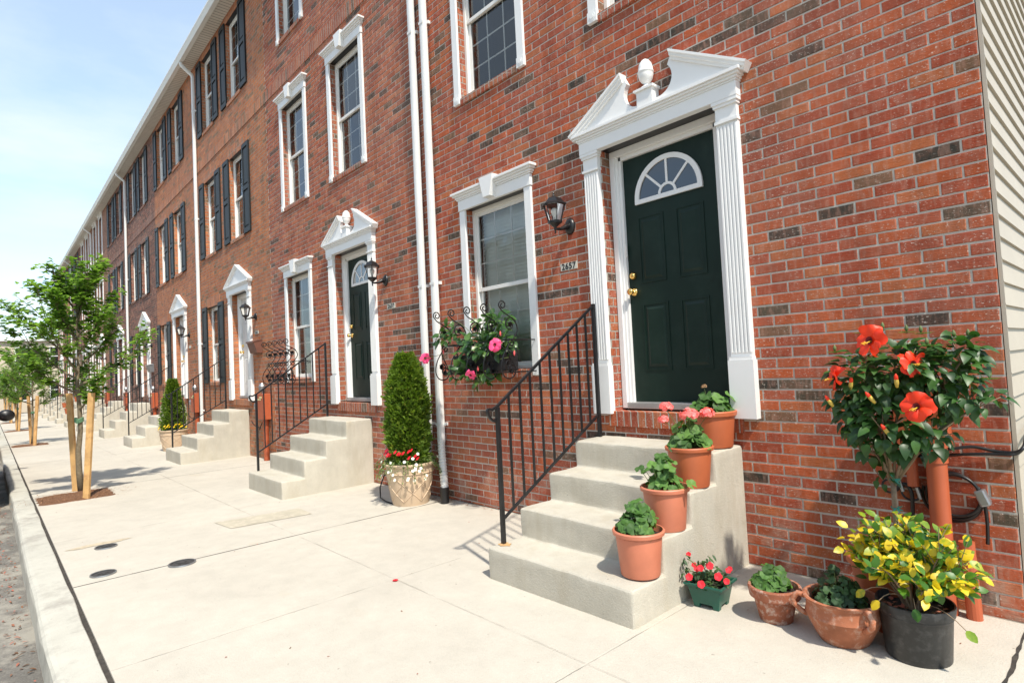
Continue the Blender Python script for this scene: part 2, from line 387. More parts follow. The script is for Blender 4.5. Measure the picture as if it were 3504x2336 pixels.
def big_flower(parent, o, n, rad, name='flower', pet=P_RED, stamen=True, ruff=.14, spin=None):
    """five broad ruffled petals, cupped, dark throat, stamen column"""
    n = Vector(n).normalized(); t = n.orthogonal().normalized(); b = n.cross(t); o = Vector(o)
    mb = MB(); ph = rnd.random()*6 if spin is None else spin
    for i in range(5):
        a = ph + 2*math.pi*i/5; d = t*math.cos(a) + b*math.sin(a); s = n.cross(d); mb.cr = .3 + .5*rnd.random()
        K, J = 7, 7; vs = []; fs = []; q = rnd.random()*6; tip = rnd.uniform(-.12, .14); w0 = rnd.uniform(.9, 1.1)
        for k in range(K):
            u = k/(K-1); wd = rad*w0*(.08 + .53*math.sin(min(1, u*1.10)*math.pi*.60)**1.2) * (1 if u < .85 else 1-(u-.85)*1.7)
            for j in range(J):
                v = j/(J-1)*2-1
                rr = rad*u*(1 - .10*v*v*u)
                h = rad*(.52*u**.7 - .42*u*u + tip*2*u*u) + rad*ruff*1.5*u*math.sin(v*5+q)*abs(v) + rad*.03*math.sin(v*15)*u - rad*.16*v*v*u + rad*.24*v*u + i*.0006
                vs.append(o + d*rr + s*(v*wd) + n*h)
        for k in range(K-1):
            for j in range(J-1): fs.append((k*J+j, k*J+j+1, (k+1)*J+j+1, (k+1)*J+j))
        mb.add(vs, fs)
    f = obj(name, mb.mesh(name, pet, smooth=True, rattr=True), parent)
    th = MB(); th.lathe([(.001,.03*rad),(rad*.10,rad*.09),(rad*.18,rad*.20),(rad*.25,rad*.245)], 12)
    M_ = Matrix((t, b, n)).transposed().to_4x4(); M_.translation = o + n*(rad*.03)
    tm = th.mesh('throat', THROAT, smooth=True); tm.transform(M_)
    obj('flower_throat', tm, f)
    if stamen:
        st = MB(); sd = (n + b*.12 + Vector((0,0,-.25))).normalized()
        st.tube([o + n*rad*.05, o + sd*rad*.5, o + sd*rad*.92], [rad*.035, rad*.03, rad*.03], 6)
        for _ in range(40):
            e = o + sd*rad*rnd.uniform(.55, .98) + rdir()*rad*.10; st.add([e + rdir()*rad*.035 for _ in range(4)], [(0,1,2),(0,2,3),(0,3,1),(1,3,2)])
        obj('stamen', st.mesh('stamen', STAMEN), f)
    return f

# ---------------------------------------------------------------- ground
def concrete(name, color, joints=False, streak=False):
    g = NG(name); g.set(rough=.85, spec=.25)
    n1 = g.noise(.7, 6, .6); c = g.ramp(n1, 0, [(.3, tuple(x*.92 for x in color)), (.7, tuple(min(1,x*1.06) for x in color))])
    n2 = g.noise(6, 7, .7); c = g.mix(1.0, c, g.ramp(n2, 0, [(.25, .90), (.75, 1.06)]), 'MULTIPLY')
    n6 = g.noise(240, 2, .6); c = g.mix(1.0, c, g.ramp(n6, 0, [(.3, .90), (.7, 1.06)]), 'MULTIPLY')
    n5 = g.noise(2.7, 4, .6); f5 = g.ramp(n5, 0, [(.66, 0.), (.80, .5)]); c = g.mix(f5, c, tuple(x*y for x, y in zip(color, (.88,.80,.68))))
    n10 = g.noise(.9, 8, .75); f10 = g.ramp(n10, 0, [(.62, 0.), (.74, .25)]); c = g.mix(f10, c, tuple(x*y for x, y in zip(color, (.80,.74,.66))))
    n7 = g.noise(34, 2, .4); f7 = g.ramp(n7, 0, [(.765, 0.), (.78, .5)]); c = g.mix(f7, c, (.16,.13,.10))
    nb = g.noise(90, 5, .7); h = nb
    if streak:
        nv = g.noise(1, 4, .6, vec=(14, 14, 2)); c = g.mix(1.0, c, g.ramp(nv, 0, [(.3, .95), (.7, 1.03)]), 'MULTIPLY')
        nh = g.noise(1, 4, .6, vec=(25, 25, 260)); h = g.math('ADD', nb, g.math('MULTIPLY', nh, .3))
    if joints:
        sp = g.n('SeparateXYZ'); g.l(g.pos, 'Position', sp, 0)
        wob = g.math('MULTIPLY', g.math('SUBTRACT', g.noise(12, 3), .5), .008)
        x = g.math('ADD', sp, wob, 0); y = g.math('ADD', sp, wob, 1)
        def line(src, c0, pitch, wd):
            q = g.math('PINGPONG', g.math('ADD', src, -c0 + 400*pitch), pitch*.5)      # distance to nearest multiple
            q = g.math('SUBTRACT', wd, q); return g.math('MULTIPLY', q, 1/wd*1.6)
        def clamp(q): q.use_clamp = True; return q
        a = clamp(line(x, -1.84, 1.7, .006)); d = clamp(line(x, -5.24, 5.1, .011)); e = clamp(line(y, -1.70, 60, .006))
        brk = g.ramp(g.noise(3.1, 3), 0, [(.42, .12), (.6, .75)])
        light = g.math('MULTIPLY', g.math('MAXIMUM', a, e), brk)
        brk2 = g.ramp(g.noise(1.7, 3), 0, [(.40, .35), (.5, 1.)])
        dark = g.math('MULTIPLY', d, brk2)
        c = g.mix(g.math('MULTIPLY', light, .26), c, (.22,.18,.13)); c = g.mix(dark, c, (.035,.032,.03))
        h = g.math('SUBTRACT', h, g.math('MULTIPLY', g.math('MAXIMUM', light, dark), 3))
    g.col(c); g.bump(h, 0, .0025 if not streak else .0035)
    return g.m
CONC = concrete('sidewalk_concrete', (.525,.488,.415), joints=True)
STEPC = concrete('step_concrete', (.525,.492,.412), streak=True)
def _stepstain():
    t = STEPC.node_tree; p = [n for n in t.nodes if n.bl_idname == 'ShaderNodeBsdfPrincipled'][0]; src = p.inputs['Base Color'].links[0].from_socket
    n = t.nodes.new('ShaderNodeTexNoise'); n.inputs['Scale'].default_value = 1; n.inputs['Detail'].default_value = 6; n.inputs['Roughness'].default_value = .65
    g = t.nodes.new('ShaderNodeNewGeometry'); mp = t.nodes.new('ShaderNodeMapping'); mp.inputs['Scale'].default_value = (7, 7, 1.6); t.links.new(g.outputs['Position'], mp.inputs[0]); t.links.new(mp.outputs[0], n.inputs['Vector'])
    r = t.nodes.new('ShaderNodeValToRGB'); r.color_ramp.elements[0].position = .50; r.color_ramp.elements[1].position = .66; r.color_ramp.elements[1].color = (.45,.45,.45,1)
    t.links.new(n.outputs[0], r.inputs[0]); m_ = t.nodes.new('ShaderNodeMix'); m_.data_type = 'RGBA'; t.links.new(r.outputs[0], m_.inputs['Factor']); t.links.new(src, m_.inputs['A']); m_.inputs['B'].default_value = (.40,.355,.27,1); t.links.new(m_.outputs['Result'], p.inputs['Base Color'])
_stepstain()
KERBC = concrete('kerb_concrete', (.50,.485,.42))
def _kerb():
    t = KERBC.node_tree; p = [n for n in t.nodes if n.bl_idname == 'ShaderNodeBsdfPrincipled'][0]; lk = p.inputs['Base Color'].links[0]; src = lk.from_socket
    n = t.nodes.new('ShaderNodeTexNoise'); n.inputs['Scale'].default_value = 3.1; n.inputs['Detail'].default_value = 7; n.inputs['Roughness'].default_value = .7
    g = t.nodes.new('ShaderNodeNewGeometry'); t.links.new(g.outputs['Position'], n.inputs['Vector']); r = t.nodes.new('ShaderNodeValToRGB'); r.color_ramp.elements[0].position = .50; r.color_ramp.elements[1].position = .68
    t.links.new(n.outputs[0], r.inputs[0]); m_ = t.nodes.new('ShaderNodeMix'); m_.data_type = 'RGBA'; t.links.new(r.outputs[0], m_.inputs['Factor']); t.links.new(src, m_.inputs['A']); m_.inputs['B'].default_value = (.33,.31,.27,1); t.links.new(m_.outputs['Result'], p.inputs['Base Color'])
_kerb()
gg = NG('asphalt'); gg.set(rough=.9, spec=.3)
c_ = gg.ramp(gg.noise(1.2, 6, .6), 0, [(.3, (.13,.122,.108)), (.7, (.21,.195,.17))]); c_ = gg.mix(1.0, c_, gg.ramp(gg.noise(110, 3, .7), 0, [(.3, .65), (.75, 1.35)]), 'MULTIPLY')
f_ = gg.ramp(gg.noise(2.4, 6, .7), 0, [(.48, 0.), (.62, .75)]); c_ = gg.mix(f_, c_, (.36,.335,.28)); gg.col(c_); gg.bump(gg.noise(120, 4, .8), 0, .006)
ASPH = gg.m
DIRT = simple('joint_dirt', (.045,.038,.03), .95, .5, 30, bump=.004, bscale=80)
FARG = simple('far_ground', (.16,.15,.11), .95, .3, .2)

xs = [8, 3, -.49] + [-2*i for i in range(1, 20)] + [-40, -57]
from mathutils import noise as mnoise
xf = [8 - .2*i for i in range(120)] + [-16.5, -18, -20, -23, -26, -30, -35, -40, -57]
def strip(name, mat, ys, dz=0, xs=xs, wob=0):     # ys: list of (y, z offset)
    mb = MB(); n = len(ys)
    vs = [(x, y + (wob*mnoise.noise((x*1.7, y*9, z*20)) if wob else 0), zg(x)+z+dz + (wob*.5*mnoise.noise((x*2.3, y*7, 5)) if wob and z > -.1 and z != 0 else 0)) for x in xs for y, z in ys]
    fs = [(i*n+j, (i+1)*n+j, (i+1)*n+j+1, i*n+j+1) for i in range(len(xs)-1) for j in range(n-1)]
    mb.add(vs, fs); return struct(name, mb.mesh(name, mat))
strip('sidewalk', CONC, [(-3.299, -.02), (-3.298, 0), (-3.2, 0), (-.0, 0), (.5, 0)], xs=xf)
strip('kerb', KERBC, [(-3.320,-.03),(-3.320,-.006),(-3.326,0),(-3.478,0),(-3.500,-.005),(-3.513,-.018),(-3.519,-.04),(-3.533,-.30)], xs=xf, wob=.011)
strip('kerb_joint', DIRT, [(-3.285,-.010),(-3.335,-.010)], xs=xf)
strip('road', ASPH, [(-3.50,-.165),(-4.2,-.158),(-7.5,-.10),(-10.5,-.165)])
strip('far_sidewalk', CONC, [(-10.4,-.3),(-10.4,0),(-13.5,.02)])
gm = MB(); gm.quad((-600,-600,-.75),(600,-600,-.75),(600,600,-.75),(-600,600,-.75)); struct('ground', gm.mesh('ground', FARG))
cs = MB(); cs.box(-64, -57, -60, 40, -.72, -.56); struct('cross_street', cs.mesh('cross_street', ASPH))
# cracked dirt seam at the property line and along the base of the wall
dm = MB()
for (x0, y0, x1, y1, wd) in ((-.49, 0, -.475, -3.26, .028), (-.5, -.008, -10.3, -.008, .016)):
    n = 60; a = Vector((x0, y0, 0)); b = Vector((x1, y1, 0)); t = (b-a).normalized(); s = Vector((-t.y, t.x, 0)); row = []
    for i in range(n+1):
        p = a.lerp(b, i/n); w1 = wd*rnd.uniform(.2, 1); w2 = wd*rnd.uniform(.1, .5)
        for q in (p + s*w1*.5, p - s*w2*.8): row.append((q.x, q.y, zg(q.x) + .004))
    dm.add(row, [(2*i, 2*i+1, 2*i+3, 2*i+2) for i in range(n)])
struct('joint_seams', dm.mesh('joint_seams', DIRT))
# stained, repaired slabs in the sidewalk
PATCH = simple('tan_patch_concrete', (.44,.40,.31), .9, .12, 8, dirt=(.56,.50,.40))
pm = MB()
for pts in (((-6.42,-2.06),(-6.02,-2.02),(-5.92,-1.27),(-6.3,-1.25)),):
    pm.add([(x, y, zg(x)+.004) for x, y in pts], [tuple(range(len(pts)))])
struct('repair_patch', pm.mesh('repair_patch', PATCH))
STAIN = simple('brown_stain', (.46,.39,.28), .9, .2, 20)
pm = MB(); pts = []
for i in range(26):
    a = 2*math.pi*i/26; pts.append((-6.50 + .07*math.cos(a)*rnd.uniform(.55,1.1), -2.99 + .24*math.sin(a)*rnd.uniform(.8,1.1)))
pm.add([(x, y, zg(x)+.003) for x, y in pts], [tuple(range(26))]); struct('stain', pm.mesh('stain', STAIN))
for (x, y, rad, lab) in ((-5.42,-3.10,.075,'round dark valve cover nearest the kerb, on the sidewalk joint'), (-5.19,-2.62,.085,'round rusty valve cover in the sidewalk farthest from the kerb'), (-6.33,-2.97,.075,'small round cover beside the brown stain on the sidewalk')):
    t = thing('valve_cover', lab, 'utility cover', (x, y, zg(x)+.002), rnd.random(), 'round utility covers in the sidewalk')
    mb = MB(); mb.lathe([(rad,0),(rad,.006),(rad*.88,.006),(rad*.87,.003),(0.001,.004)], 28); obj('cover', mb.mesh('cover', IRONC), t)
    mb = MB(); mb.lathe([(rad*1.02,.0005),(rad*1.02,.008),(rad*1.13,.008),(rad*1.15,.0005)], 28); obj('rim', mb.mesh('rim', bpy.data.materials['grey_metal']), t)
    mb = MB(); mb.box(-rad*.6, rad*.6, -.008, .008, .004, .0085); mb.box(-.008,.008,-rad*.5,rad*.5,.004,.008); obj('lifting_bar', mb.mesh('lifting_bar', IRONC), t)
# leaves, petals and grit in the gutter and on the slabs
LITT = leafmat('litter', [(.1, (.10,.05,.02)), (.5, (.22,.10,.05)), (.9, (.40,.12,.08))], .1, .8)
lm_ = MB()
for i in range(420):
    x = -rnd.uniform(2, 12); y = -3.56 - abs(rnd.gauss(0, .12)); 
    leaf(lm_, (x, y, zg(x) - .158 + rnd.random()*.01), rdir(-.1,.1), (0,0,1), rnd.uniform(.01,.045), rnd.uniform(.008,.02))
for i in range(110):
    x = -rnd.uniform(.6, 12); y = -rnd.uniform(.2, 3.2); leaf(lm_, (x, y, zg(x)+.004), rdir(-.1,.1), (0,0,1), rnd.uniform(.006,.02), rnd.uniform(.004,.01))
for i in range(150):
    x = -rnd.uniform(4.4, 6.0); y = -abs(rnd.gauss(0, .05)) - .01; leaf(lm_, (x, y, zg(x)+.005), rdir(-.1,.2), (0,0,1), rnd.uniform(.008,.03), rnd.uniform(.004,.01))
for i in range(9):
    x = -1.35 + rnd.uniform(-.18,.12); leaf(lm_, (x, -.35 + rnd.uniform(-.12,.12), zg(x)+.006), rdir(-.1,.1), (0,0,1), .05, .03, r=.95)
o = obj('leaf_litter', lm_.mesh('leaf_litter', LITT, rattr=True)); tag(o, 'dry leaves, petals and grit scattered along the gutter and pavement', 'litter', kind='stuff')
pp = MB(); small_flower(pp, (-3.50,-1.72,zg(-3.5)+.006), (0,0,1), .019); o = obj('fallen_blossom', pp.mesh('fallen_blossom', P_RED2, rattr=True)); tag(o, 'single red blossom lying on the bare pale sidewalk', 'flower')

# ---------------------------------------------------------------- houses
WZ = [(1.35, 3.03), (4.22, 5.90), (7.09, 8.77)]
EAVE = 8.93
def laid_bricks(mb, xr, xl, holes, seed):
    q = random.Random(seed); rh = .0677; bw = .2032; r = int(-.4/rh)
    while r*rh < EAVE:
        za, zc = r*rh+.0053, (r+1)*rh-.0053; x = xr - (bw/2 if r % 2 else 0) + bw
        last = None
        while x - bw > xl - bw:
            x1 = min(x-.0054, xr); x0 = max(x-bw+.0054, xl); x -= bw
            if x1 - x0 < .02: continue
            segs = [(x0, x1)]
            for a, b, c, d in holes:
                if zc > c and za < d:
                    ns = []
                    for (s0, s1) in segs:
                        if s1 <= a or s0 >= b: ns.append((s0, s1)); continue
                        if s0 < a: ns.append((s0, a))
                        if s1 > b: ns.append((b, s1))
                    segs = ns
            v = q.random()
            if last is not None and last < .045 and q.random() < .22: v = q.random()*.045
            last = v
            for s0, s1 in segs:
                if s1 - s0 < .015: continue
                mb.cr = v; j = lambda k=.0012: q.uniform(-k, k); y = -.001 + j(.0012); t = j(.0010)
                z0, z1 = za + j(), zc + j(); xm = (s0+s1)/2
                def ring(m, yy, k): return [(s0+m+j(k),yy,z0+m+j(k)),(xm+j(.01),yy,z0+m+j(k)),(s1-m+j(k),yy,z0+m+j(k)),(s1-m+j(k),yy,z1-m+t+j(k)),(xm+j(.01),yy,z1-m+t+j(k)),(s0+m+j(k),yy,z1-m+t+j(k))]
                R1 = ring(.0028, y, .0007); R2 = ring(0, y+.0022, .0004); R3 = [(p[0], .006, p[2]) for p in R2]
                mb.add(R1+R2+R3, [(0,1,4,5),(1,2,3,4)] + [(i, 6+i, 6+(i+1)%6, (i+1)%6) for i in range(6)] + [(6+i, 12+i, 12+(i+1)%6, 6+(i+1)%6) for i in range(6)])
        r += 1
    mb.cr = .5
def wall_mesh(xr, xl, holes, mat, zb, bk=None):
    xsn = sorted(set([xr, xl] + [h[0] for h in holes] + [h[1] for h in holes]))
    zsn = sorted(set([zb, EAVE] + [h[2] for h in holes] + [h[3] for h in holes]))
    mb = MB()
    for i in range(len(xsn)-1):
        for j in range(len(zsn)-1):
            cx, cz = (xsn[i]+xsn[i+1])/2, (zsn[j]+zsn[j+1])/2
            if any(h[0] < cx < h[1] and h[2] < cz < h[3] for h in holes): continue
            yb = .0036 if bk in FACE else 0; mb.cur = 2 if bk in FACE else 0
            mb.quad((xsn[i],yb,zsn[j]),(xsn[i+1],yb,zsn[j]),(xsn[i+1],yb,zsn[j+1]),(xsn[i],yb,zsn[j+1])); mb.cur = 0
    D = .13
    y_ = .004 if bk in FACE else 0
    for a, b, c, d in holes:
        mb.quad((a,y_,c),(a,y_,d),(a,D,d),(a,D,c)); mb.quad((b,y_,d),(b,y_,c),(b,D,c),(b,D,d))
        mb.cur = 1; mb.quad((a,0,d),(b,0,d),(b,D,d),(a,D,d)); mb.cur = 0; mb.quad((a,0,c),(a,D,c),(b,D,c),(b,0,c))
        # back ring so no light leaks round the frames
    mb.quad((xr-.002*(bk in FACE),y_*.8,zb),(xr-.002*(bk in FACE),.10,zb),(xr-.002*(bk in FACE),.10,EAVE),(xr-.002*(bk in FACE),y_*.8,EAVE))
    if bk in FACE: mb.cur = 3; laid_bricks(mb, xr, xl, holes, len(holes)+int(-xl)); mb.cur = 0
    return mb.mesh('wall', [mat, IRON, MORT, FACE.get(bk, mat)], rattr=True)
def win_frame(hw):
    def f():
        mb = MB(); h = 1.68; y0, y1 = .075, .15; t = .035
        mb.box(-hw,-hw+t,y0,y1,0,h); mb.box(hw-t,hw,y0,y1,0,h); mb.box(-hw+t,hw-t,y0,y1,0,t); mb.box(-hw+t,hw-t,y0,y1,h-t,h)
        return mb.mesh('window_frame', VINYL, bevel=.003)
    return cached(('wf', hw), f)
def sash(hw, upper):
    def f():
        mb = MB(); h = 1.68; t = .035; s = .038; y = .092 if upper else .112
        a, b = (.84-.02, h-t) if upper else (t, .84+.02); x = hw-t-.002
        if upper: y0, y1 = .090, .112
        else: y0, y1 = .114, .136
        mb.box(-x,-x+s,y0,y1,a,b); mb.box(x-s,x,y0,y1,a,b); mb.box(-x+s,x-s,y0,y1,a,a+s); mb.box(-x+s,x-s,y0,y1,b-s,b)
        return mb.mesh('sash', VINYL, bevel=.003)
    return cached(('sash', hw, upper), f)
def muntins(hw, upper):
    def f():
        mb = MB(); h = 1.68; t = .035; s = .038; x = hw-t-s
        a, b = (.84-.02+s, h-t-s) if upper else (t+s, .84+.02-s); y0, y1 = (.1025,.107) if upper else (.1265,.131)
        for i in (1, 2):
            c = -x + 2*x*i/3; mb.box(c-.008, c+.008, y0, y1, a, b)
        for i in (1, 2):
            c = a + (b-a)*i/3
            for k in range(3):
                e0 = -x + 2*x*k/3 + (.008 if k else 0); e1 = -x + 2*x*(k+1)/3 - (.008 if k < 2 else 0)
                mb.box(e0, e1, y0+.0003, y1-.0003, c-.008, c+.008)
        return mb.mesh('muntins', VINYL)
    return cached(('mun', hw, upper), f)
def pane(hw, upper):
    def f():
        mb = MB(); h = 1.68; t = .035; s = .038; x = hw-t-s
        a, b = (.84-.02+s, h-t-s) if upper else (t+s, .84+.02-s); y = .099 if upper else .123
        mb.quad((-x,y,a),(x,y,a),(x,y,b),(-x,y,b)); return mb.mesh('pane', GLASS)
    return cached(('pane', hw, upper), f)
def crown(mb, x0, x1, z0, steps):     # stepped moulding: list of (height, projection)
    z = z0
    for h, p in steps:
        mb.box(x0-p, x1+p, -.028-p, 0, z, z+h); z += h
    return z
def casing_mesh(rosette, hw=.45):
    def f():
        mb = MB(); cw = .09; lo = -.06
        for s in (-1, 1):
            a, b = sorted((s*hw, s*(hw+cw))); top = 1.68
            if rosette:
                mb.box(a, b, -.026, 0, lo+.095, top); mb.box(a-.004, b+.004, -.034, 0, lo, lo+.095)
                c = (a+b)/2
                for r_, y in ((.036,-.0365),(.020,-.0395)):
                    pts = [(c+r_*math.cos(t*math.pi/9), lo+.048+r_*math.sin(t*math.pi/9)) for t in range(18)]
                    mb.prism(pts, y, -.033)
            else: mb.box(a, b, -.026, 0, lo, top)
        mb.box(-hw-cw-.008, hw+cw+.008, -.034, 0, 1.682, 1.79)
        crown(mb, -hw-cw-.008, hw+cw+.008, 1.792, [(.016,.014),(.022,.026),(.018,.044),(.024,.062)])
        mb.prism([(-.05,1.70),(.05,1.70),(.105,1.905),(-.105,1.905)], -.105, -.002)
        return mb.mesh('casing', WHITE, bevel=.003)
    return cached(('cas', rosette, hw), f)
def shutter_mesh():
    def f():
        mb = MB(); w_, h = .37, 1.74; st = .055
        mb.box(-w_/2,-w_/2+st,-.034,-.004,0,h); mb.box(w_/2-st,w_/2,-.034,-.004,0,h)
        for a, b in ((0,.10),(.83,.92),(h-.08,h)): mb.box(-w_/2+st,w_/2-st,-.034,-.004,a,b)
        for a, b in ((.10,.83),(.92,h-.08)):
            mb.box(-w_/2+st,w_/2-st,-.014,-.004,a,b); mb.box(-w_/2+st+.03,w_/2-st-.03,-.026,-.0145,a+.035,b-.035)
        return mb.mesh('shutter', SHUT, bevel=.003)
    return cached('shut', f)
def brick_sill(hw, mat):
    def f():
        mb = MB(); mb.prismx([(-.022,-.075),(.10,-.075),(.10,.012),(-.022,-.006)], -hw, hw); return mb.mesh('brick_sill', mat, bevel=.004)
    return f()
def lintel(hw, mat):
    mb = MB(); mb.box(-hw-.1, hw+.1, -.006, .02, 1.684, 1.884); return mb.mesh('brick_lintel', mat)
def window(parent, x, z, style, brickkey, blind=None, rosette=False):
    hw = .45 if style == 'A' else .43
    w_ = obj('window', win_frame(hw), parent, (x - parent.location.x, 0, z - parent.location.z))
    for upp in (True, False):
        obj('sash', sash(hw, upp), w_); obj('muntins', muntins(hw, upp), w_); obj('pane', pane(hw, upp), w_)
    if style == 'A': obj('casing', casing_mesh(rosette), w_)
    else:
        for s in (-1, 1): obj('shutter', shutter_mesh(), w_, (s*(hw+.195), 0, -.03))
    obj('brick_sill', cached(('sill', hw, brickkey), lambda: brick_sill(hw - .002, SOLD[brickkey])), w_)
    if style == 'B': obj('brick_lintel', cached(('lin', hw, brickkey), lambda: lintel(hw, SOLD[brickkey])), w_)
    def bl():
        mb = MB(); b0 = .9 if blind == 'half' else .05; z_ = 1.64
        while z_ > b0: mb.add([(-hw+.04,.196,z_),(hw-.04,.196,z_),(hw-.04,.184,z_-.044),(-hw+.04,.184,z_-.044)], [(0,1,2,3)]); z_ -= .038
        return mb.mesh('blind', BLIND)
    if blind: obj('blind', cached(('bl', hw, blind), bl), w_)
def door_leaf_mesh(mat, key):
    def f():
        mb = MB(); hw = .405; z0, z1 = 1.05, 3.01; y = .15
        # leaf with fan cut-out suggested by glazing set proud; raised panels
        mb.box(-hw, hw, y, y+.04, z0, z1)
        for xa, xb in ((-.288,-.055),(.055,.288)):
            for za, zb in ((1.295,1.825),(1.99,2.52)):
                m_ = .012
                for (a,b,c,d) in ((xa,xb,za,za+m_),(xa,xb,zb-m_,zb),(xa,xa+m_,za+m_,zb-m_),(xb-m_,xb,za+m_,zb-m_)): mb.box(a,b,y-.005,y-.0002,c,d)
                i = .03
                mb.add([(xa+i,y-.0004,za+i),(xb-i,y-.0004,za+i),(xb-i,y-.0004,zb-i),(xa+i,y-.0004,zb-i),(xa+i+.02,y-.009,za+i+.02),(xb-i-.02,y-.009,za+i+.02),(xb-i-.02,y-.009,zb-i-.02),(xa+i+.02,y-.009,zb-i-.02)],
                       [(4,5,6,7),(0,1,5,4),(1,2,6,5),(2,3,7,6),(3,0,4,7)])
        return mb.mesh('door', mat)
    return cached(('door', key), f)
def fan_parts(door):
    def arc(r0, r1, y0, y1, n=24, base=0):
        mb = MB(); vs = []
        for i in range(n+1):
            a = math.pi*i/n
            for r_ in (r0, r1):
                for y in (y0, y1): vs.append((r_*math.cos(a), y, r_*math.sin(a)))
        fs = []
        for i in range(n):
            o = i*4; fs += [(o,o+2,o+6,o+4),(o+2,o+3,o+7,o+6),(o+1,o+5,o+7,o+3),(o,o+4,o+5,o+1)]
        mb.add(vs, fs); return mb
    def fr():
        mb = arc(.258, .296, .132, .149); mb.box(-.296,.296,.132,.149,-.034,0)
        b2 = arc(.060, .080, .137, .149); mb.add(b2.v, b2.f)
        for a in (45, 90, 135):
            c, s = math.cos(R(a)), math.sin(R(a)); w_ = .009
            mb.add([( c*.079 - s*k*w_, y, s*.079 + c*k*w_) for y in (.138,.149) for k in (-1,1)] + [(c*.26 - s*k*w_, y, s*.26 + c*k*w_) for y in (.138,.149) for k in (-1,1)],
                   [(0,1,5,4),(2,6,7,3),(0,4,6,2),(1,3,7,5)])
        return autosmooth(mb.mesh('fanlight_frame', WHITE))
    def gl():
        mb = MB(); n = 24; vs = [(0,.1435,0)] + [(.26*math.cos(math.pi*i/n), .1435, .26*math.sin(math.pi*i/n)) for i in range(n+1)]
        mb.add(vs, [(0,i+1,i+2) for i in range(n)]); return mb.mesh('fanlight_pane', GLASSD)
    obj('fanlight_frame', cached('fanf', fr), door, (0,0,2.655)); obj('fanlight_pane', cached('fang', gl), door, (0,0,2.655))
def knobs(door):
    def kn():
        mb = MB(); mb.lathe([(.001,0),(.032,0),(.034,.006),(.022,.012),(.011,.018),(.011,.034),(.022,.042),(.028,.055),(.024,.068),(.001,.072)], 20)
        me = mb.mesh('handle', BRASS, smooth=True); me.transform(Matrix.Rotation(R(90), 4, 'X')); return me
    def db():
        mb = MB(); mb.lathe([(.001,0),(.032,0),(.032,.008),(.024,.018),(.022,.026),(.001,.027)], 20)
        me = mb.mesh('deadbolt', BRASS, smooth=True); me.transform(Matrix.Rotation(R(90), 4, 'X')); return me
    obj('handle', cached('kn', kn), door, (-.362,.150,1.93)); obj('deadbolt', cached('db', db), door, (-.362,.150,2.06))
def door_frame_mesh():
    def f():
        mb = MB(); 
        for s in (-1, 1):
            for (a, b, y0, y1) in ((.455,.500,.095,.20),(.432,.4548,.112,.20),(.408,.4318,.124,.26)):
                x0, x1 = sorted((s*a, s*b)); mb.box(x0, x1, y0, y1, 1.0, 3.045)
        mb.box(-.50,.50,.096,.20,3.0455,3.098); mb.box(-.4315,.4315,.124,.26,3.013,3.045)
        return mb.mesh('door_frame', WHITE, bevel=.002)
    return cached('dframe', f)
def pilaster_mesh():
    def f():
        mb = MB(); w_ = .075
        mb.box(-w_-.012, w_+.012, -.062, 0, .965, 1.35)                          # plinth
        mb.box(-w_-.004, w_+.004, -.056, 0, 1.3505, 1.372)
        mb.box(-w_, w_, -.034, 0, 1.3725, 2.945)
        n = 6; p = 2*w_/n                                                        # flutes as ribs
        for i in range(n):
            c = -w_ + p*(i+.5); mb.prismx and None
            mb.add([(c-p*.40,-.0342,1.40),(c-p*.22,-.044,1.40),(c+p*.22,-.044,1.40),(c+p*.40,-.0342,1.40),(c-p*.40,-.0342,2.925),(c-p*.22,-.044,2.925),(c+p*.22,-.044,2.925),(c+p*.40,-.0342,2.925)],
                   [(0,1,5,4),(1,2,6,5),(2,3,7,6),(0,3,2,1),(4,5,6,7)])
        mb.box(-w_-.006, w_+.006, -.050, 0, 2.9455, 2.965)
        mb.box(-w_, w_, -.040, 0, 2.9655, 3.055)
        mb.box(-w_-.008, w_+.008, -.052, 0, 3.0555, 3.075); mb.box(-w_-.016, w_+.016, -.060, 0, 3.0755, 3.098)
        return mb.mesh('pilaster', WHITE)
    return cached('pil', f)
def entab_mesh():
    def f():
        mb = MB(); mb.box(-.685, .685, -.062, 0, 3.099, 3.195)
        z = 3.1955
        for h, p in ((.014,.006),(.018,.016),(.016,.030),(.022,.044)): mb.box(-.685-p, .685+p, -.062-p, 0, z, z+h); z += h + .0003
        return mb.mesh('entablature', WHITE, bevel=.002)
    return cached('ent', f)
def rake(mb, a0, a1, s):
    """stepped moulding swept from the eave a0 to the peak a1 of a pediment, side s"""
    L_ = math.hypot(a0[0]-a1[0], a1[1]-a0[1]); nx, nz = (a1[1]-a0[1])/L_, (a0[0]-a1[0])/L_
    prof = [(0,-.003),(0,-.092),(-.016,-.092),(-.020,-.084),(-.038,-.080),(-.042,-.070),(-.060,-.066),(-.062,-.003)]
    vs = []
    for o_, y in prof: vs.append((s*(a0[0]+nx*o_), y, a0[1]+nz*o_))
    for o_, y in prof: vs.append((s*a1[0], y, a1[1]+o_/nz))
    n = len(prof); mb.add(vs, [(i, (i+1)%n, n+(i+1)%n, n+i) for i in range(n)] + [tuple(range(n))[::-1], tuple(range(n, 2*n))])
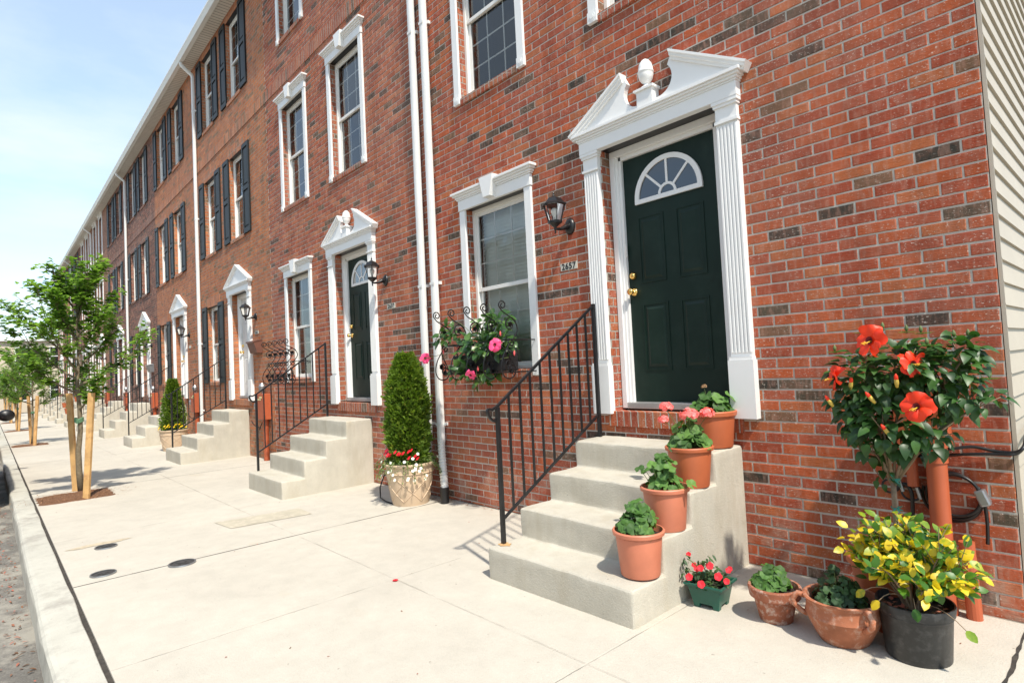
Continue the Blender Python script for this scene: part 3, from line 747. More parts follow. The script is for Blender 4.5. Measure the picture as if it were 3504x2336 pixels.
def pediment_mesh(kind):
    def f():
        mb = MB(); zb = 3.267; hw = .745
        if kind == 'broken':
            pk, pz, cx = .215, 3.605, 0
            sl_ = (pz-3.285)/(hw-pk)
            for s in (-1, 1):
                # tympanum with scooped inner edge
                pts = [(s*hw*.97, zb), (s*(pk-.005), pz-.02)]
                pts[1] = (s*(pk-.004), pz-.03); pts += [(s*.196, 3.545)]
                for i in range(13):
                    a = R(42 - 132*i/12); pts.append((s*(.085+.128*math.cos(a)), 3.432+.122*math.sin(a)))
                pts.append((s*.072, 3.310)); pts.append((s*.072, zb))
                if s > 0: pts = pts[::-1]
                mb.prism(pts, -.050, -.004)
                rake(mb, (hw+.03, 3.285), (pk, pz), s)
        else:
            pz = 3.66
            mb.prism([(-hw*.97, zb), (hw*.97, zb), (0, pz-.02)], -.050, -.004)
            for s in (-1, 1):
                rake(mb, (hw+.03, 3.285), (0, pz), s)
        return mb.mesh('pediment', WHITE)
    return cached(('ped', kind), f)
def finial_mesh():
    def f():
        mb = MB(); mb.box(-.068,.068,-.095,-.004,3.267,3.385); mb.box(-.085,.085,-.11,-.004,3.3855,3.402); 
        mb.lathe([(.001,3.402),(.050,3.402),(.045,3.412),(.022,3.425),(.018,3.438),(.036,3.455),(.050,3.478),(.056,3.505),(.056,3.52),(.060,3.524),(.060,3.532),(.055,3.538),(.054,3.56),(.046,3.59),(.030,3.614),(.012,3.627),(.001,3.63)], 24, (0,-.055,0))
        return autosmooth(mb.mesh('finial', WHITE), 50)
    return cached('fin', f)
def hinge_mesh():
    def f():
        mb = MB(); mb.box(-.006,.006,-.01,.006,-.05,.05); return mb.mesh('strike_plate', VINYL, bevel=.001)
    return cached('hng', f)
def house(xr, xl, dc, style, bk, label, doormat='green', z0=None, blinds=(None,)*5, alls=True):
    zb = zg(xl) - .6
    t = thing('row_house', label, 'house', (dc, 0, zg(dc)), 0, 'brick row houses along the street')
    zo = zg(dc); hw = .45 if style == 'A' else .43
    wins = [(dc-1.86, 0), (dc-1.86, 1), (dc, 1), (dc-1.86, 2), (dc, 2)]
    holes = [(dc-.507, dc+.507, .95, 3.099)] + [(x-hw, x+hw, WZ[k][0], WZ[k][1]) for x, k in wins]
    me = wall_mesh(xr, xl, holes, BR[bk], zb, bk if dc > -9 else None); me.transform(Matrix.Translation((-dc, 0, -zo))); obj('wall', me, t)
    sd = MB(); sd.box(xl-dc, xr-dc, -.012, .03, 6.30-zo, 6.50-zo); obj('soldier_course', sd.mesh('soldier_course', SOLD[bk]), t)
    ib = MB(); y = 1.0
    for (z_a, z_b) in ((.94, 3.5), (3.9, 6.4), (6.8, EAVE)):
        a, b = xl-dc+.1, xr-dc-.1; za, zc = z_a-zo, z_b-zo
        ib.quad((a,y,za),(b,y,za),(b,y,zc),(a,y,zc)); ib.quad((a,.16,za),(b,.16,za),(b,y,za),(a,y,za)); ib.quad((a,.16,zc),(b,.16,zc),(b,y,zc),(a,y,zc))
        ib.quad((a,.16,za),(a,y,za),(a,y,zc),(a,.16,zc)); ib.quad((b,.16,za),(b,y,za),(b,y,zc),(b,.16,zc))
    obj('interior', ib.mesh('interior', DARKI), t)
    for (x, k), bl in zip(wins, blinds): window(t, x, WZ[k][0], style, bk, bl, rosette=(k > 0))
    for_d = obj('door', door_leaf_mesh(DOORG if doormat == 'green' else DOORW, doormat), t, (0,0,-zo)); fan_parts(for_d); knobs(for_d)
    fr = obj('door_frame', door_frame_mesh(), t, (0,0,-zo)); obj('strike_plate', hinge_mesh(), fr, (-.402,.13,2.27))
    th = MB(); th.box(-.43,.43,.06,.15,1.0,1.048); th.box(-.405,.405,.1505,.2,1.0,1.049); obj('threshold', th.mesh('threshold', THRESH, bevel=.003), t, (0,0,-zo))
    rs = MB(); rs.box(-.56,.56,-.022,.10,.865,.985); obj('brick_doorstep', rs.mesh('brick_doorstep', SOLD[bk], bevel=.004), t, (0,0,-zo))
    for s in (-1, 1): obj('pilaster', pilaster_mesh(), t, (s*.592, 0, -zo))
    obj('entablature', entab_mesh(), t, (0,0,-zo))
    pd = obj('pediment', pediment_mesh('broken' if style == 'A' and bk.startswith('red') else 'plain'), t, (0,0,-zo))
    if style == 'A' and bk.startswith('red'): obj('finial', finial_mesh(), pd)
    # roof, soffit and gutter of this house
    rf = MB(); rf.add([(xl,-.36,EAVE+.10),(xr,-.36,EAVE+.10),(xr,4.5,EAVE+1.5),(xl,4.5,EAVE+1.5),(xl,9,EAVE+.1),(xr,9,EAVE+.1)], [(0,1,2,3),(3,2,5,4)])
    rf.quad((xl,9,zb),(xl,9,EAVE+.1),(xr,9,EAVE+.1),(xr,9,zb))
    me = rf.mesh('roof', ROOF); me.transform(Matrix.Translation((-dc,0,-zo))); obj('roof', me, t)
    sf = MB(); n = int((xr-xl)/.1)
    for i in range(n):
        a = xl + (xr-xl)*i/n; b = xl + (xr-xl)*(i+1)/n
        sf.quad((a,-.25,EAVE),(a,.05,EAVE),(b-.012,.05,EAVE),(b-.012,-.25,EAVE)); sf.quad((b-.012,-.25,EAVE+.008),(b-.012,.05,EAVE+.008),(b,.05,EAVE+.008),(b,-.25,EAVE+.008))
    sf.box(xl, xr, -.262, -.25, EAVE-.03, EAVE+.12)
    me = sf.mesh('soffit', SOFFIT); me.transform(Matrix.Translation((-dc,0,-zo))); obj('soffit', me, t)
    gt = MB(); gt.prismx([(-.263,EAVE-.02),(-.263,EAVE+.10),(-.268,EAVE+.10),(-.268,EAVE-.01),(-.325,EAVE-.01),(-.355,EAVE+.045),(-.355,EAVE+.085),(-.375,EAVE+.085),(-.378,EAVE+.10),(-.386,EAVE+.10),(-.386,EAVE+.072),(-.366,EAVE+.04),(-.335,EAVE-.02)], xl, xr)
    me = gt.mesh('gutter', GUTT); me.transform(Matrix.Translation((-dc,0,-zo))); obj('gutter', me, t)
    return t
HS = [
 (-.5, -5.40, -2.42, 'A', 'red', 'nearest red brick row house, green door and white broken pediment, beige siding on its end', 'green', ('full',None,None,'half',None)),
 (-5.40, -10.40, -7.33, 'A', 'red2', 'red brick row house with broken pediment and green door behind the potted arborvitae', 'green', (None,None,None,None,None)),
 (-10.40, -15.0, -12.12, 'B', 'orange', 'orange-brown brick row house with black shutters and a brown mailbox by the door', 'white', (None,None,None,None,None)),
 (-15.0, -19.72, -16.98, 'B', 'orange', 'orange-brown brick row house with black shutters just left of the first single downspout', 'white', ('full',None,None,None,None)),
 (-19.72, -24.35, -21.45, 'B', 'plum', 'dark plum brick row house with shutters, grey mailbox, right of the second single downspout', 'white', (None,)*5),
 (-24.35, -29.0, -26.1, 'B', 'plum', 'dark plum brick row house with shutters just left of the second single downspout', 'white', (None,)*5),
 (-29.0, -33.7, -30.8, 'A', 'pink', 'pinkish brick row house with white cased windows right of the third single downspout', 'white', (None,)*5),
 (-33.7, -38.4, -35.5, 'A', 'pink', 'pinkish brick row house with white cased windows left of the third single downspout', 'white', (None,)*5),
 (-38.4, -43.1, -40.2, 'B', 'plum', 'dark brick row house beyond the pinkish pair, third from the far end', 'white', (None,)*5),
 (-43.1, -47.8, -44.9, 'B', 'orange', 'shuttered brick row house second from the far end of the row', 'white', (None,)*5),
 (-47.8, -52.5, -49.6, 'A', 'red2', 'last brick row house at the far end of the row by the cross street', 'white', (None,)*5)]
H = [house(a, b, c, s, k, l, dm_, blinds=bl) for a, b, c, s, k, l, dm_, bl in HS]
# beige clapboard on the exposed end wall of the nearest house
SIDING = simple('beige_siding', (.44,.39,.315), .55, .05, 2, bump=.0006, bscale=30)
sb = MB(); z = zg(0) + .02 - .3; ex = .1143
while z < 11.5:
    yb = 9.0
    sb.quad((-.492,.012,z+ex),(-.478,.012,z),(-.478,yb,z),(-.492,yb,z+ex)); sb.quad((-.478,.012,z),(-.492,.012,z-.0008),(-.492,yb,z-.0008),(-.478,yb,z)); z += ex
sb.box(-.497,-.4795,.0105,.02, 0, 8.9)
me = sb.mesh('end_siding', SIDING); me.transform(Matrix.Translation((2.42,0,-zg(-2.42)))); obj('end_siding', me, H[0])
me = MB(); me.box(-53,-52.5,.0,9,-1,EAVE); me = me.mesh('end_wall', BR['red2']); me.transform(Matrix.Translation((49.6,0,-zg(-49.6)))); obj('end_wall', me, H[-1])

# ---------------------------------------------------------------- steps and railings
def steps(dcx, ground, n=4, front=-1.28, lab=''):
    top = .785; w0, w1 = -.61, .56; o = thing('concrete_steps', lab, 'steps', (dcx, 0, ground), 0, 'front steps of the row houses') if False else None
    ys = [-.37 - (front+.37)*0 + 0]
    h = (top-ground)/n; td = (abs(front)-.37)/(n-1)
    prof = [(.0, -.1)]; prof = [(-.0,-.06)]
    pts = [(-.001,-.06),(-.001,top-ground)]
    y = -.37; z = top-ground
    for i in range(n):
        pts.append((y, z)); z -= h
        pts.append((y, z if i < n-1 else -.06)); y -= td
    mb = MB(); mb.prismx(pts[::-1], w0, w1)
    me = mb.mesh('steps', STEPC); bm = bmesh.new(); bm.from_mesh(me)
    bmesh.ops.recalc_face_normals(bm, faces=bm.faces)
    eds = [e for e in bm.edges if e.calc_face_angle(0) > .5]
    bmesh.ops.bevel(bm, geom=eds, offset=.020, segments=3, profile=.55, affect='EDGES')
    bmesh.ops.triangulate(bm, faces=[f for f in bm.faces if len(f.verts) > 4])
    for _k in range(4 if dcx > -14 else 0):
        le = [e for e in bm.edges if e.calc_length() > .09]
        if le: bmesh.ops.subdivide_edges(bm, edges=le, cuts=1, use_grid_fill=False); bmesh.ops.triangulate(bm, faces=[f for f in bm.faces if len(f.verts) > 4])
    for v_ in bm.verts:
        if v_.co.y < -.02 and v_.co.z > .0:
            p_ = v_.co + Vector((dcx*3, 0, 0)); v_.co += mnoise.noise_vector(p_*6)*.004 + mnoise.noise_vector(p_*21)*.0035
    bm.to_mesh(me); bm.free(); autosmooth(me, 30)
    o = obj('concrete_steps', me, None, (dcx, 0, ground)); tag(o, lab, 'steps', 'front steps of the row houses'); return o
def railing(dcx, ground, n=4, front=-1.28, lab=''):
    h = (.785-ground)/n; xx = -.575; y0, y1 = front+.115, -.10
    t = thing('iron_railing', lab, 'railing', (dcx+xx, y0, ground+h), 0, 'black iron railings on the steps')
    zA, zB = ground+h, .785; dy = y1-y0; sl_ = (1.83-1.11)/(1.06)
    ztop = lambda y: 1.84 + sl_*(y-y1); zbot = lambda y: .965 + .575*(y-y1)
    def loc(x, y, z): return (x, y-y0, z-zA)
    p = .0135
    mb = MB(); mb.box(-p,p,-p,p,0,ztop(y0)-zA-.006); obj('front_post', mb.mesh('front_post', IRON, bevel=.002), t)
    mb = MB(); a = loc(0,y1,zB); mb.box(-p,p,a[1]-p,a[1]+p,a[2],ztop(y1)-zA+.012); obj('rear_post', mb.mesh('rear_post', IRON, bevel=.002), t)
    mb = MB(); path = [loc(0,y1,ztop(y1)), loc(0,y0,ztop(y0))]
    for i in range(0, 15):           # lamb's tongue curl
        a = R(-25 + i*19); rr = .050 - .0012*i
        path.append(loc(0, y0-.048-rr*math.cos(a-R(60))*.9, ztop(y0)-.062+rr*math.sin(R(100)-a)))
    mb.tube([(q[0], q[1], q[2]) for q in path], .0125, sq=True); obj('handrail', mb.mesh('handrail', IRON), t)
    mb = MB(); mb.tube([loc(0,y1,zbot(y1)), loc(0,y0,zbot(y0))], .0115, sq=True); obj('bottom_rail', mb.mesh('bottom_rail', IRON), t)
    for i in range(1, 10):
        y = y0 + dy*i/10; mb = MB(); a = loc(0,y,zbot(y)); b = loc(0,y,ztop(y)); q = .0068
        mb.box(-q,q,a[1]-q,a[1]+q,a[2],b[2]-.008); obj('baluster', mb.mesh('baluster', IRON), t)
    return t
SL = ['concrete steps with four flowerpots at the nearest green door', 'concrete steps of the second house, left of the potted arborvitae', 'concrete steps of the third house, below the brown mailbox', 'concrete steps just left of the far tapered arborvitae', 'concrete steps of the nearer plum brick house',
      'concrete steps of the farther plum brick house', 'concrete steps of the nearer pinkish brick house', 'concrete steps of the farther pinkish brick house', 'concrete steps of the third house from the far end', 'concrete steps of the second house from the far end', 'concrete steps at the far end of the row']
for i, (a, b, dc, *_r2) in enumerate(HS):
    n = 4 if dc > -25 else 5; fr = -1.28 if i == 0 else (-1.2 if n == 4 else -1.35)
    ofs = -.02 if i == 0 else (-.15 if i == 1 else (-.20 if i == 2 else -.1))
    g_ = zg(dc)
    steps(dc+ofs, g_, n, fr, SL[i]); railing(dc+ofs, g_, n, fr, SL[i].replace('concrete steps', 'black iron railing on the steps'))
rust = MB(); pts = [(-2.995 + .055*math.cos(a*.3)*rnd.uniform(.6,1.2), -1.175 + .045*math.sin(a*.3)*rnd.uniform(.6,1.2)) for a in range(21)]
rs_z = zg(-2.44) + (.785-zg(-2.44))/4 + .0035
RUSTM = simple('rust_stain', (.50,.30,.13), .9, .2, 30)
rust.add([(x+2.44, y, rs_z-zg(-2.42)) for x, y in pts], [tuple(range(21))])
obj('rust_stain', rust.mesh('rust_stain', RUSTM), [o for o in bpy.data.objects if o.name == 'concrete_steps'][0])

# ---------------------------------------------------------------- downspouts
def downspout(x, lab, flex=True, elbow=True, y=-.055, botz=.62, shift=.0):
    g0 = zg(x); t = thing('downspout', lab, 'downspout', (x, 0, g0), 0, 'white downspouts on the house fronts')
    w_, d_ = .042, .033
    def pipe(path):
        mb = MB(); P = [Vector(p) for p in path]; rows = []
        for i, p in enumerate(P):
            tt = (P[min(i+1,len(P)-1)] - P[max(i-1,0)]).normalized(); nrm = Vector((0, tt.z, -tt.y))
            for k in range(20):
                a = 2*math.pi*k/20; cx = math.copysign(abs(math.cos(a))**.45, math.cos(a)); cy = math.copysign(abs(math.sin(a))**.45, math.sin(a))
                rib = .0035 if (k % 5 == 2) else 0
                rows.append(p + Vector((1,0,0))*(cx*(w_-rib)) + nrm*(cy*(d_-rib)))
        mb.add(rows, [(i*20+k, i*20+(k+1)%20, (i+1)*20+(k+1)%20, (i+1)*20+k) for i in range(len(P)-1) for k in range(20)]); return mb
    top = EAVE-.02-g0
    path = [(0,y,(.62 if flex else .22))] + [(0,y,q*(top-.95)/9+.62+.02) for q in range(0, 10)][1:]
    path = [(0,y,.62 if flex else .22), (0,y,3), (0,y,6), (0,y,top-.30)]
    if elbow: path += [(0,y-.02,top-.24),(0,y-.20,top-.10),(0,y-.235,top-.06),(0,y-.245,top+.0)]
    obj('pipe', autosmooth(pipe(path).mesh('pipe', GUTT), 50), t)
    if flex:
        mb = MB(); prof = []; c = []
        for i in range(90):
            u = i/89; z = .645 - .50*u; xx = shift*(u**1.4); yy = y - .10*u**1.3; c.append((xx, yy, z))
        mb.tube(c, [.043 + .0042*math.sin(i*1.15) - .002 for i in range(90)], 16); obj('flexible_hose', mb.mesh('flexible_hose', ALU, smooth=True), t)
        mb = MB(); mb.tube([(shift, y-.105, .17), (shift, y-.108, .0)], [.050, .045], 20); obj('drain_boot', mb.mesh('drain_boot', BLACKP, bevel=.003), t)
    else:
        mb = pipe([(0,y,.26),(0,y,.18),(0,y-.03,.12),(0,y-.16,.07),(0,y-.20,.065)]); obj('outlet_elbow', autosmooth(mb.mesh('outlet_elbow', GUTT), 50), t)
    for z in (.80, 2.35, 5.3, 7.9):
        mb = MB(); mb.box(-.062,-.0425,-.035,-.001,z,z+.035); mb.box(.0425,.066,-.035,-.001,z,z+.035); mb.box(-.0424,.0424,-.0925,-.0895,z,z+.03); obj('strap', mb.mesh('strap', GUTT, bevel=.002), t)
    return t
downspout(-5.29, 'right one of the two side-by-side white downspouts, between the nearest two houses', shift=.17)
downspout(-5.53, 'left one of the two side-by-side white downspouts, behind the potted arborvitae', shift=-.02)
downspout(-14.95, 'first single white downspout past the second house, behind the far arborvitae', flex=False)
downspout(-24.33, 'second single white downspout, between the two plum brick houses', flex=False)
downspout(-33.7, 'third single white downspout, between the pinkish brick houses', flex=False)
downspout(-43.0, 'fourth single white downspout, near the far end of the row', flex=False)

# ---------------------------------------------------------------- lanterns, number plates, mailboxes, meters
def lantern(x, z, lab):
    t = thing('wall_lantern', lab, 'wall lamp', (x, 0, z), 0, 'black wall lanterns beside the doors')   # z = finial tip level
    c = -.19; n = 6; off = math.pi/6
    def ring(r, zz): return [(r*math.cos(off+2*math.pi*i/n), c+r*math.sin(off+2*math.pi*i/n), zz) for i in range(n)]
    def hexa(rings):
        mb = MB(); vs = []; 
        for r, zz in rings: vs += ring(r, zz)
        fs = [(k*n+i, k*n+(i+1)%n, (k+1)*n+(i+1)%n, (k+1)*n+i) for k in range(len(rings)-1) for i in range(n)]
        fs += [tuple(range(n))[::-1], tuple((len(rings)-1)*n+i for i in range(n))]; mb.add(vs, fs); return mb
    mb = hexa([(.085,-.130),(.108,-.128),(.108,-.120),(.088,-.108),(.060,-.072),(.034,-.060),(.018,-.052)])
    obj('roof_cap', mb.mesh('roof_cap', IRON), t)
    mb = MB(); mb.lathe([(.001,-.055),(.014,-.052),(.012,-.045),(.005,-.038),(.009,-.030),(.009,-.024),(.003,-.016),(.001,0)], 12, (0,c,0)); obj('finial', mb.mesh('finial', IRON, smooth=True), t)
    mb = MB(); A = ring(.090,-.130); B = ring(.056,-.262)
    for a, b in zip(A, B): mb.tube([a, b], .0042, 6)
    mb.add(*(lambda h: (h.v, h.f))(hexa([(.064,-.275),(.064,-.262),(.054,-.258)])))
    obj('cage', mb.mesh('cage', IRON), t)
    mb = MB()
    A = ring(.084,-.131); B = ring(.052,-.261)
    for i in range(n): mb.quad(A[i], A[(i+1)%n], B[(i+1)%n], B[i])
    obj('lantern_glass', mb.mesh('lantern_glass', LGLASS), t)
    mb = MB(); mb.lathe([(.001,-.262),(.013,-.260),(.014,-.225),(.022,-.205),(.030,-.185),(.029,-.168),(.018,-.152),(.001,-.147)], 16, (0,c,0)); obj('bulb', mb.mesh('bulb', BULB, smooth=True), t)
    mb = MB(); mb.lathe([(.001,-.366),(.006,-.362),(.009,-.352),(.005,-.342),(.010,-.334),(.012,-.325),(.008,-.318),(.024,-.305),(.046,-.285),(.060,-.276),(.001,-.276)], 16, (0,c,0)); obj('base_cup', mb.mesh('base_cup', IRON, smooth=True), t)
    mb = MB(); mb.tube([(0,c,-.325),(0,c+.03,-.325),(0,c+.07,-.320),(0,c+.12,-.298),(0,c+.17,-.282)], [.010,.011,.014,.022,.034], 12)
    obj('arm', mb.mesh('arm', IRON, smooth=True), t)
    me = (lambda q: (q.lathe([(.001,.0),(.056,.0),(.058,.008),(.046,.022),(.030,.034),(.001,.038)], 24), q)[1])(MB()).mesh('wall_plate', IRON, smooth=True)
    me.transform(Matrix.Translation((0,0,-.283)) @ Matrix.Diagonal((1,1,1.28,1)) @ Matrix.Rotation(R(90), 4, 'X')); obj('wall_plate', me, t)
lantern(-3.30, 2.84, 'black lantern left of the nearest green door, above number 2657')
for i, lab in ((1, 'black lantern right of the second green door, above number 2659'), (2, 'black lantern above the brown mailbox'), (3, 'black lantern right of the fourth door in the row'), (4, 'black lantern above the grey mailbox'),
               (5, 'black lantern at the farther plum brick house'), (6, 'black lantern at the nearer pinkish brick house'), (7, 'black lantern at the farther pinkish brick house')):
    lantern(HS[i][2]+.90, 2.82, lab)
def plate(x, z, txt, lab):
    t = thing('number_plate', lab, 'house number', (x, 0, z), 0, 'house number plates')
    mb = MB(); mb.box(-.096,.096,-.008,-.001,-.032,.032); obj('backing_plate', mb.mesh('backing_plate', PLATE, bevel=.002), t)
    if txt:
        cu = bpy.data.curves.new('digits', 'FONT'); cu.body = txt; cu.size = .074; cu.align_x = 'CENTER'; cu.align_y = 'CENTER'; cu.extrude = .0008; cu.offset = .0022; cu.space_character = 1.12
        to = bpy.data.objects.new('tmp', cu); COL.objects.link(to); dg = bpy.context.evaluated_depsgraph_get()
        me = bpy.data.meshes.new_from_object(to.evaluated_get(dg)); bpy.data.objects.remove(to); me.materials.clear(); me.materials.append(INK); me.name = 'digits'
        # serifs: the photographed numerals are a heavy slab face
        obj('digits', me, t, (0,-.0092,-.001), rot=(R(90),0,0))
plate(-3.335, 2.218, '2657', 'house number 2657, beside the nearest green door')
plate(-6.32, 2.20, '2659', 'house number 2659, right of the second green door')
plate(-11.2, 2.24, '2661', 'tiny house number above the brown mailbox')
plate(-16.05, 2.24, '', 'tiny pale number plate right of the fourth door in the row')
def mailbox(x, z, mat, lab):
    t = thing('mailbox', lab, 'mailbox', (x, 0, z), 0)
    mb = MB(); mb.prismx([(-.002,0),(-.10,.012),(-.155,.20),(-.002,.235)], -.19, .19); obj('body', mb.mesh('body', mat, bevel=.004), t)
    mb = MB(); mb.prismx([(-.002,.2355),(-.02,.262),(-.172,.226),(-.172,.196),(-.160,.196),(-.157,.203)], -.197, .197); obj('lid', mb.mesh('lid', mat, bevel=.003), t)
mailbox(-11.12, 1.84, MAILB, 'brown sloping-lid mailbox on the wall right of the third door')
mailbox(-20.5, 1.72, GREYM, 'grey mailbox on the wall of the nearer plum brick house')
def meter(x, lab, near=False, zt=1.10):
    g0 = zg(x); t = thing('meter_box', lab, 'meter box', (x, 0, g0), 0, 'terracotta painted meter boxes and conduits'); b = zt-g0
    if near:
        mb = MB(); mb.box(-.135,.085,-.165,-.002,b-.22,b+.12); obj('box', mb.mesh('box', CONDUIT, bevel=.004), t)
        mb = MB(); mb.lathe([(.052,b-.30),(.052,b-.215)], 24, (.025,-.085,0)); mb.lathe([(.046,b-.30),(.0461,0)], 24, (.025,-.085,0)); obj('conduit_pipe', mb.mesh('conduit_pipe', CONDUIT, smooth=True), t)
        mb = MB(); mb.tube([(-.09,-.06,b-.22),(-.09,-.06,b-.44)], .027, 14); obj('stub_pipe', mb.mesh('stub_pipe', CONDUIT), t)
        mb = MB(); mb.tube([(.135,-.085,.0),(.125,-.085,.38)], .034, 16); obj('second_pipe', mb.mesh('second_pipe', CONDUIT), t)
        return t
    mb = MB(); mb.box(-.17,.17,-.15,-.002,b-.45,b); obj('box', mb.mesh('box', CONDUIT, bevel=.004), t)
    mb = MB(); mb.box(-.10,.05,-.155,-.1502,b-.11,b-.085); mb.box(-.02,.10,-.155,-.1502,b-.075,b-.045); obj('sticker', mb.mesh('sticker', simple('sticker', (.75,.68,.35), .5, .1, 30) if 'sticker' not in bpy.data.materials else bpy.data.materials['sticker']), t)
    mb = MB(); mb.lathe([(.054,b-.54),(.054,b-.45)], 20, (.04,-.07,0)); mb.lathe([(.047,b-.54),(.0471,-.02)], 20, (.04,-.07,0)); obj('conduit_pipe', mb.mesh('conduit_pipe', CONDUIT, smooth=True), t)
    mb = MB(); mb.lathe([(.001,0),(.075,0),(.075,.04),(.06,.10),(.001,.11)], 20); me = mb.mesh('meter_dial', GREYM, smooth=True); me.transform(Matrix.Translation((-.22,-.06,b-.22)) @ Matrix.Rotation(R(90),4,'X')); obj('meter_dial', me, t)
    mb = MB(); mb.tube([(-.10,-.06,b+.0),(-.10,-.06,b+.07)], .02, 10); mb.lathe([(.001,b+.06),(.055,b+.07),(.06,b+.14),(.03,b+.19),(.001,b+.19)], 12, (-.10,-.07,0)); obj('regulator_cap', mb.mesh('regulator_cap', GREYM), t)
    mb = MB(); mb.tube(curve_pts((-.08,-.06,b-.45),(-.30,-.05,b-.62),(0,-.05,-.10),10) + curve_pts((-.30,-.05,b-.62),(-.55,-.12,b-.5),(0,-.02,-.02),8)[1:], .008, 6); obj('cable', mb.mesh('cable', CABLE), t)
    return t
meter(-.82, 'terracotta conduit and meter box behind the red hibiscus near the corner', near=True, zt=1.08)
meter(-10.72, 'terracotta meter box with yellow sticker behind the second railing')
meter(-15.32, 'terracotta meter box left of the first single downspout')
meter(-20.05, 'terracotta meter box between the fourth house and the plum brick house')
meter(-24.7, 'terracotta meter box beside the second single downspout')
meter(-29.3, 'terracotta meter box between the plum and pinkish brick houses')
# black cables looping on the wall behind the hibiscus
cb = thing('cable_run', 'black cables looped on the brick wall behind the hibiscus, running round the corner', 'cable', (-.7, 0, .5))
def cab(pts_, r=.008, name='cable', mat=CABLE):
    P = [Vector(p) for p in pts_]; out_ = []
    for i in range(len(P)-1):
        p0, p1, p2, p3 = P[max(i-1,0)], P[i], P[i+1], P[min(i+2,len(P)-1)]
        for k in range(6):
            u = k/6; out_.append(.5*((2*p1)+(-p0+p2)*u+(2*p0-5*p1+4*p2-p3)*u*u+(-p0+3*p1-3*p2+p3)*u**3))
    out_.append(P[-1]); mb = MB(); mb.tube([q - Vector((-.7,0,.5)) for q in out_], r, 8); obj(name, mb.mesh(name, mat, smooth=True), cb)
cab([(-.95,-.02,.80),(-.85,-.025,.825),(-.75,-.05,.845),(-.65,-.03,.862),(-.56,-.02,.845),(-.49,-.02,.845),(-.455,-.01,.87),(-.45,.08,.92),(-.45,.5,.95)])
cab([(-.95,-.03,.79),(-.80,-.03,.805),(-.66,-.035,.825),(-.56,-.025,.832),(-.485,-.018,.838),(-.452,.05,.88),(-.452,.5,.92)])
def loop(cx, cz, r_, y, n=14, a0=0, a1=360, rx=1):
    return [(cx+rx*r_*math.cos(R(a0+(a1-a0)*i/n)), y, cz+r_*math.sin(R(a0+(a1-a0)*i/n))) for i in range(n+1)]
cab(loop(-.745,.60,.115,-.03,18,120,-225)); cab(loop(-.735,.61,.105,-.045,18,110,-235)); cab(loop(-.755,.595,.125,-.02,18,100,-200))
cab([(-.64,-.03,.66),(-.62,-.03,.58),(-.615,-.03,.48),(-.62,-.03,.38)]); cab(loop(-.93,.60,.045,-.03,14,0,350), .006); cab(loop(-1.03,.62,.035,-.03,14,0,330), .006)
cab([(-1.0,-.03,.60),(-.96,-.03,.64),(-.93,-.03,.60),(-.93,-.03,.50),(-.94,-.03,.35)], .010)
mb = MB(); mb.box(-.02,.025,-.035,.02,-.04,.04); me = mb.mesh('splice_tape', GREYM, bevel=.008); me.transform(Matrix.Translation((.075,-.03,.11)) @ Matrix.Rotation(R(-20),4,'Y')); obj('splice_tape', me, cb)
for p in ((-.28,-.04,.13),(-.20,-.045,.10)):
    mb = MB(); mb.tube([(p[0],p[1],p[2]+.03),(p[0]+.015,p[1],p[2]-.03)], .009, 8); obj('connector', mb.mesh('connector', GREYM), cb)
# loop of black hose behind the beige planter
hs = MB(); hs.tube([(-5.75,-.30,.35),(-5.88,-.35,.30),(-5.97,-.40,.20),(-5.97,-.45,.08),(-5.88,-.50,-.01),(-5.72,-.52,-.025),(-5.55,-.52,-.03)], .008, 8)
o = obj('garden_hose', hs.mesh('garden_hose', CABLE, smooth=True)); tag(o, 'thin black hose looping beside the beige lattice planter', 'hose')

# ---------------------------------------------------------------- wrought iron window boxes
def spiral(cx, cz, r0, a0, turns, sgn=1, k=22):
    return [(cx + r0*(1-.72*i/k)*math.cos(R(a0)+sgn*2*math.pi*turns*i/k), cz + r0*(1-.72*i/k)*math.sin(R(a0)+sgn*2*math.pi*turns*i/k)) for i in range(k+1)]
def rib_paths():
    A = [(-.33,.0),(-.345,.04),(-.26,.12),(-.225,.20),(-.27,.275),(-.35,.315)] 
    def sm(P):
        P = [Vector((0,)+p) for p in P]; o_ = []
        for i in range(len(P)-1):
            p0, p1, p2, p3 = P[max(i-1,0)], P[i], P[i+1], P[min(i+2,len(P)-1)]
            for k in range(5):
                u = k/5; q = .5*((2*p1)+(-p0+p2)*u+(2*p0-5*p1+4*p2-p3)*u*u+(-p0+3*p1-3*p2+p3)*u**3); o_.append((q.y, q.z))
        return o_ + [(P[-1].y, P[-1].z)]
    up_ = sm([(-.33,.26),(-.26,.33),(-.22,.40),(-.245,.47),(-.32,.52),(-.385,.555),(-.425,.60)]) + spiral(-.385,.61,.043,190,1.25,-1)
    low = sm([(-.33,.26),(-.40,.16),(-.425,.06),(-.40,-.01),(-.34,-.035),(-.28,-.01),(-.265,.05),(-.30,.13),(-.345,.22)])
    s1 = spiral(-.305,.44,.072,20,1.15,1); s2 = spiral(-.345,.09,.052,-90,1.0,1); s3 = spiral(-.315,.045,.045,30,1.0,1); s4 = spiral(-.30,.27,.04,170,1.0,-1)
    return [up_, low, s1, s2, s3, s4], [(-.305,.44), (-.355,.10), (-.31,.03)]
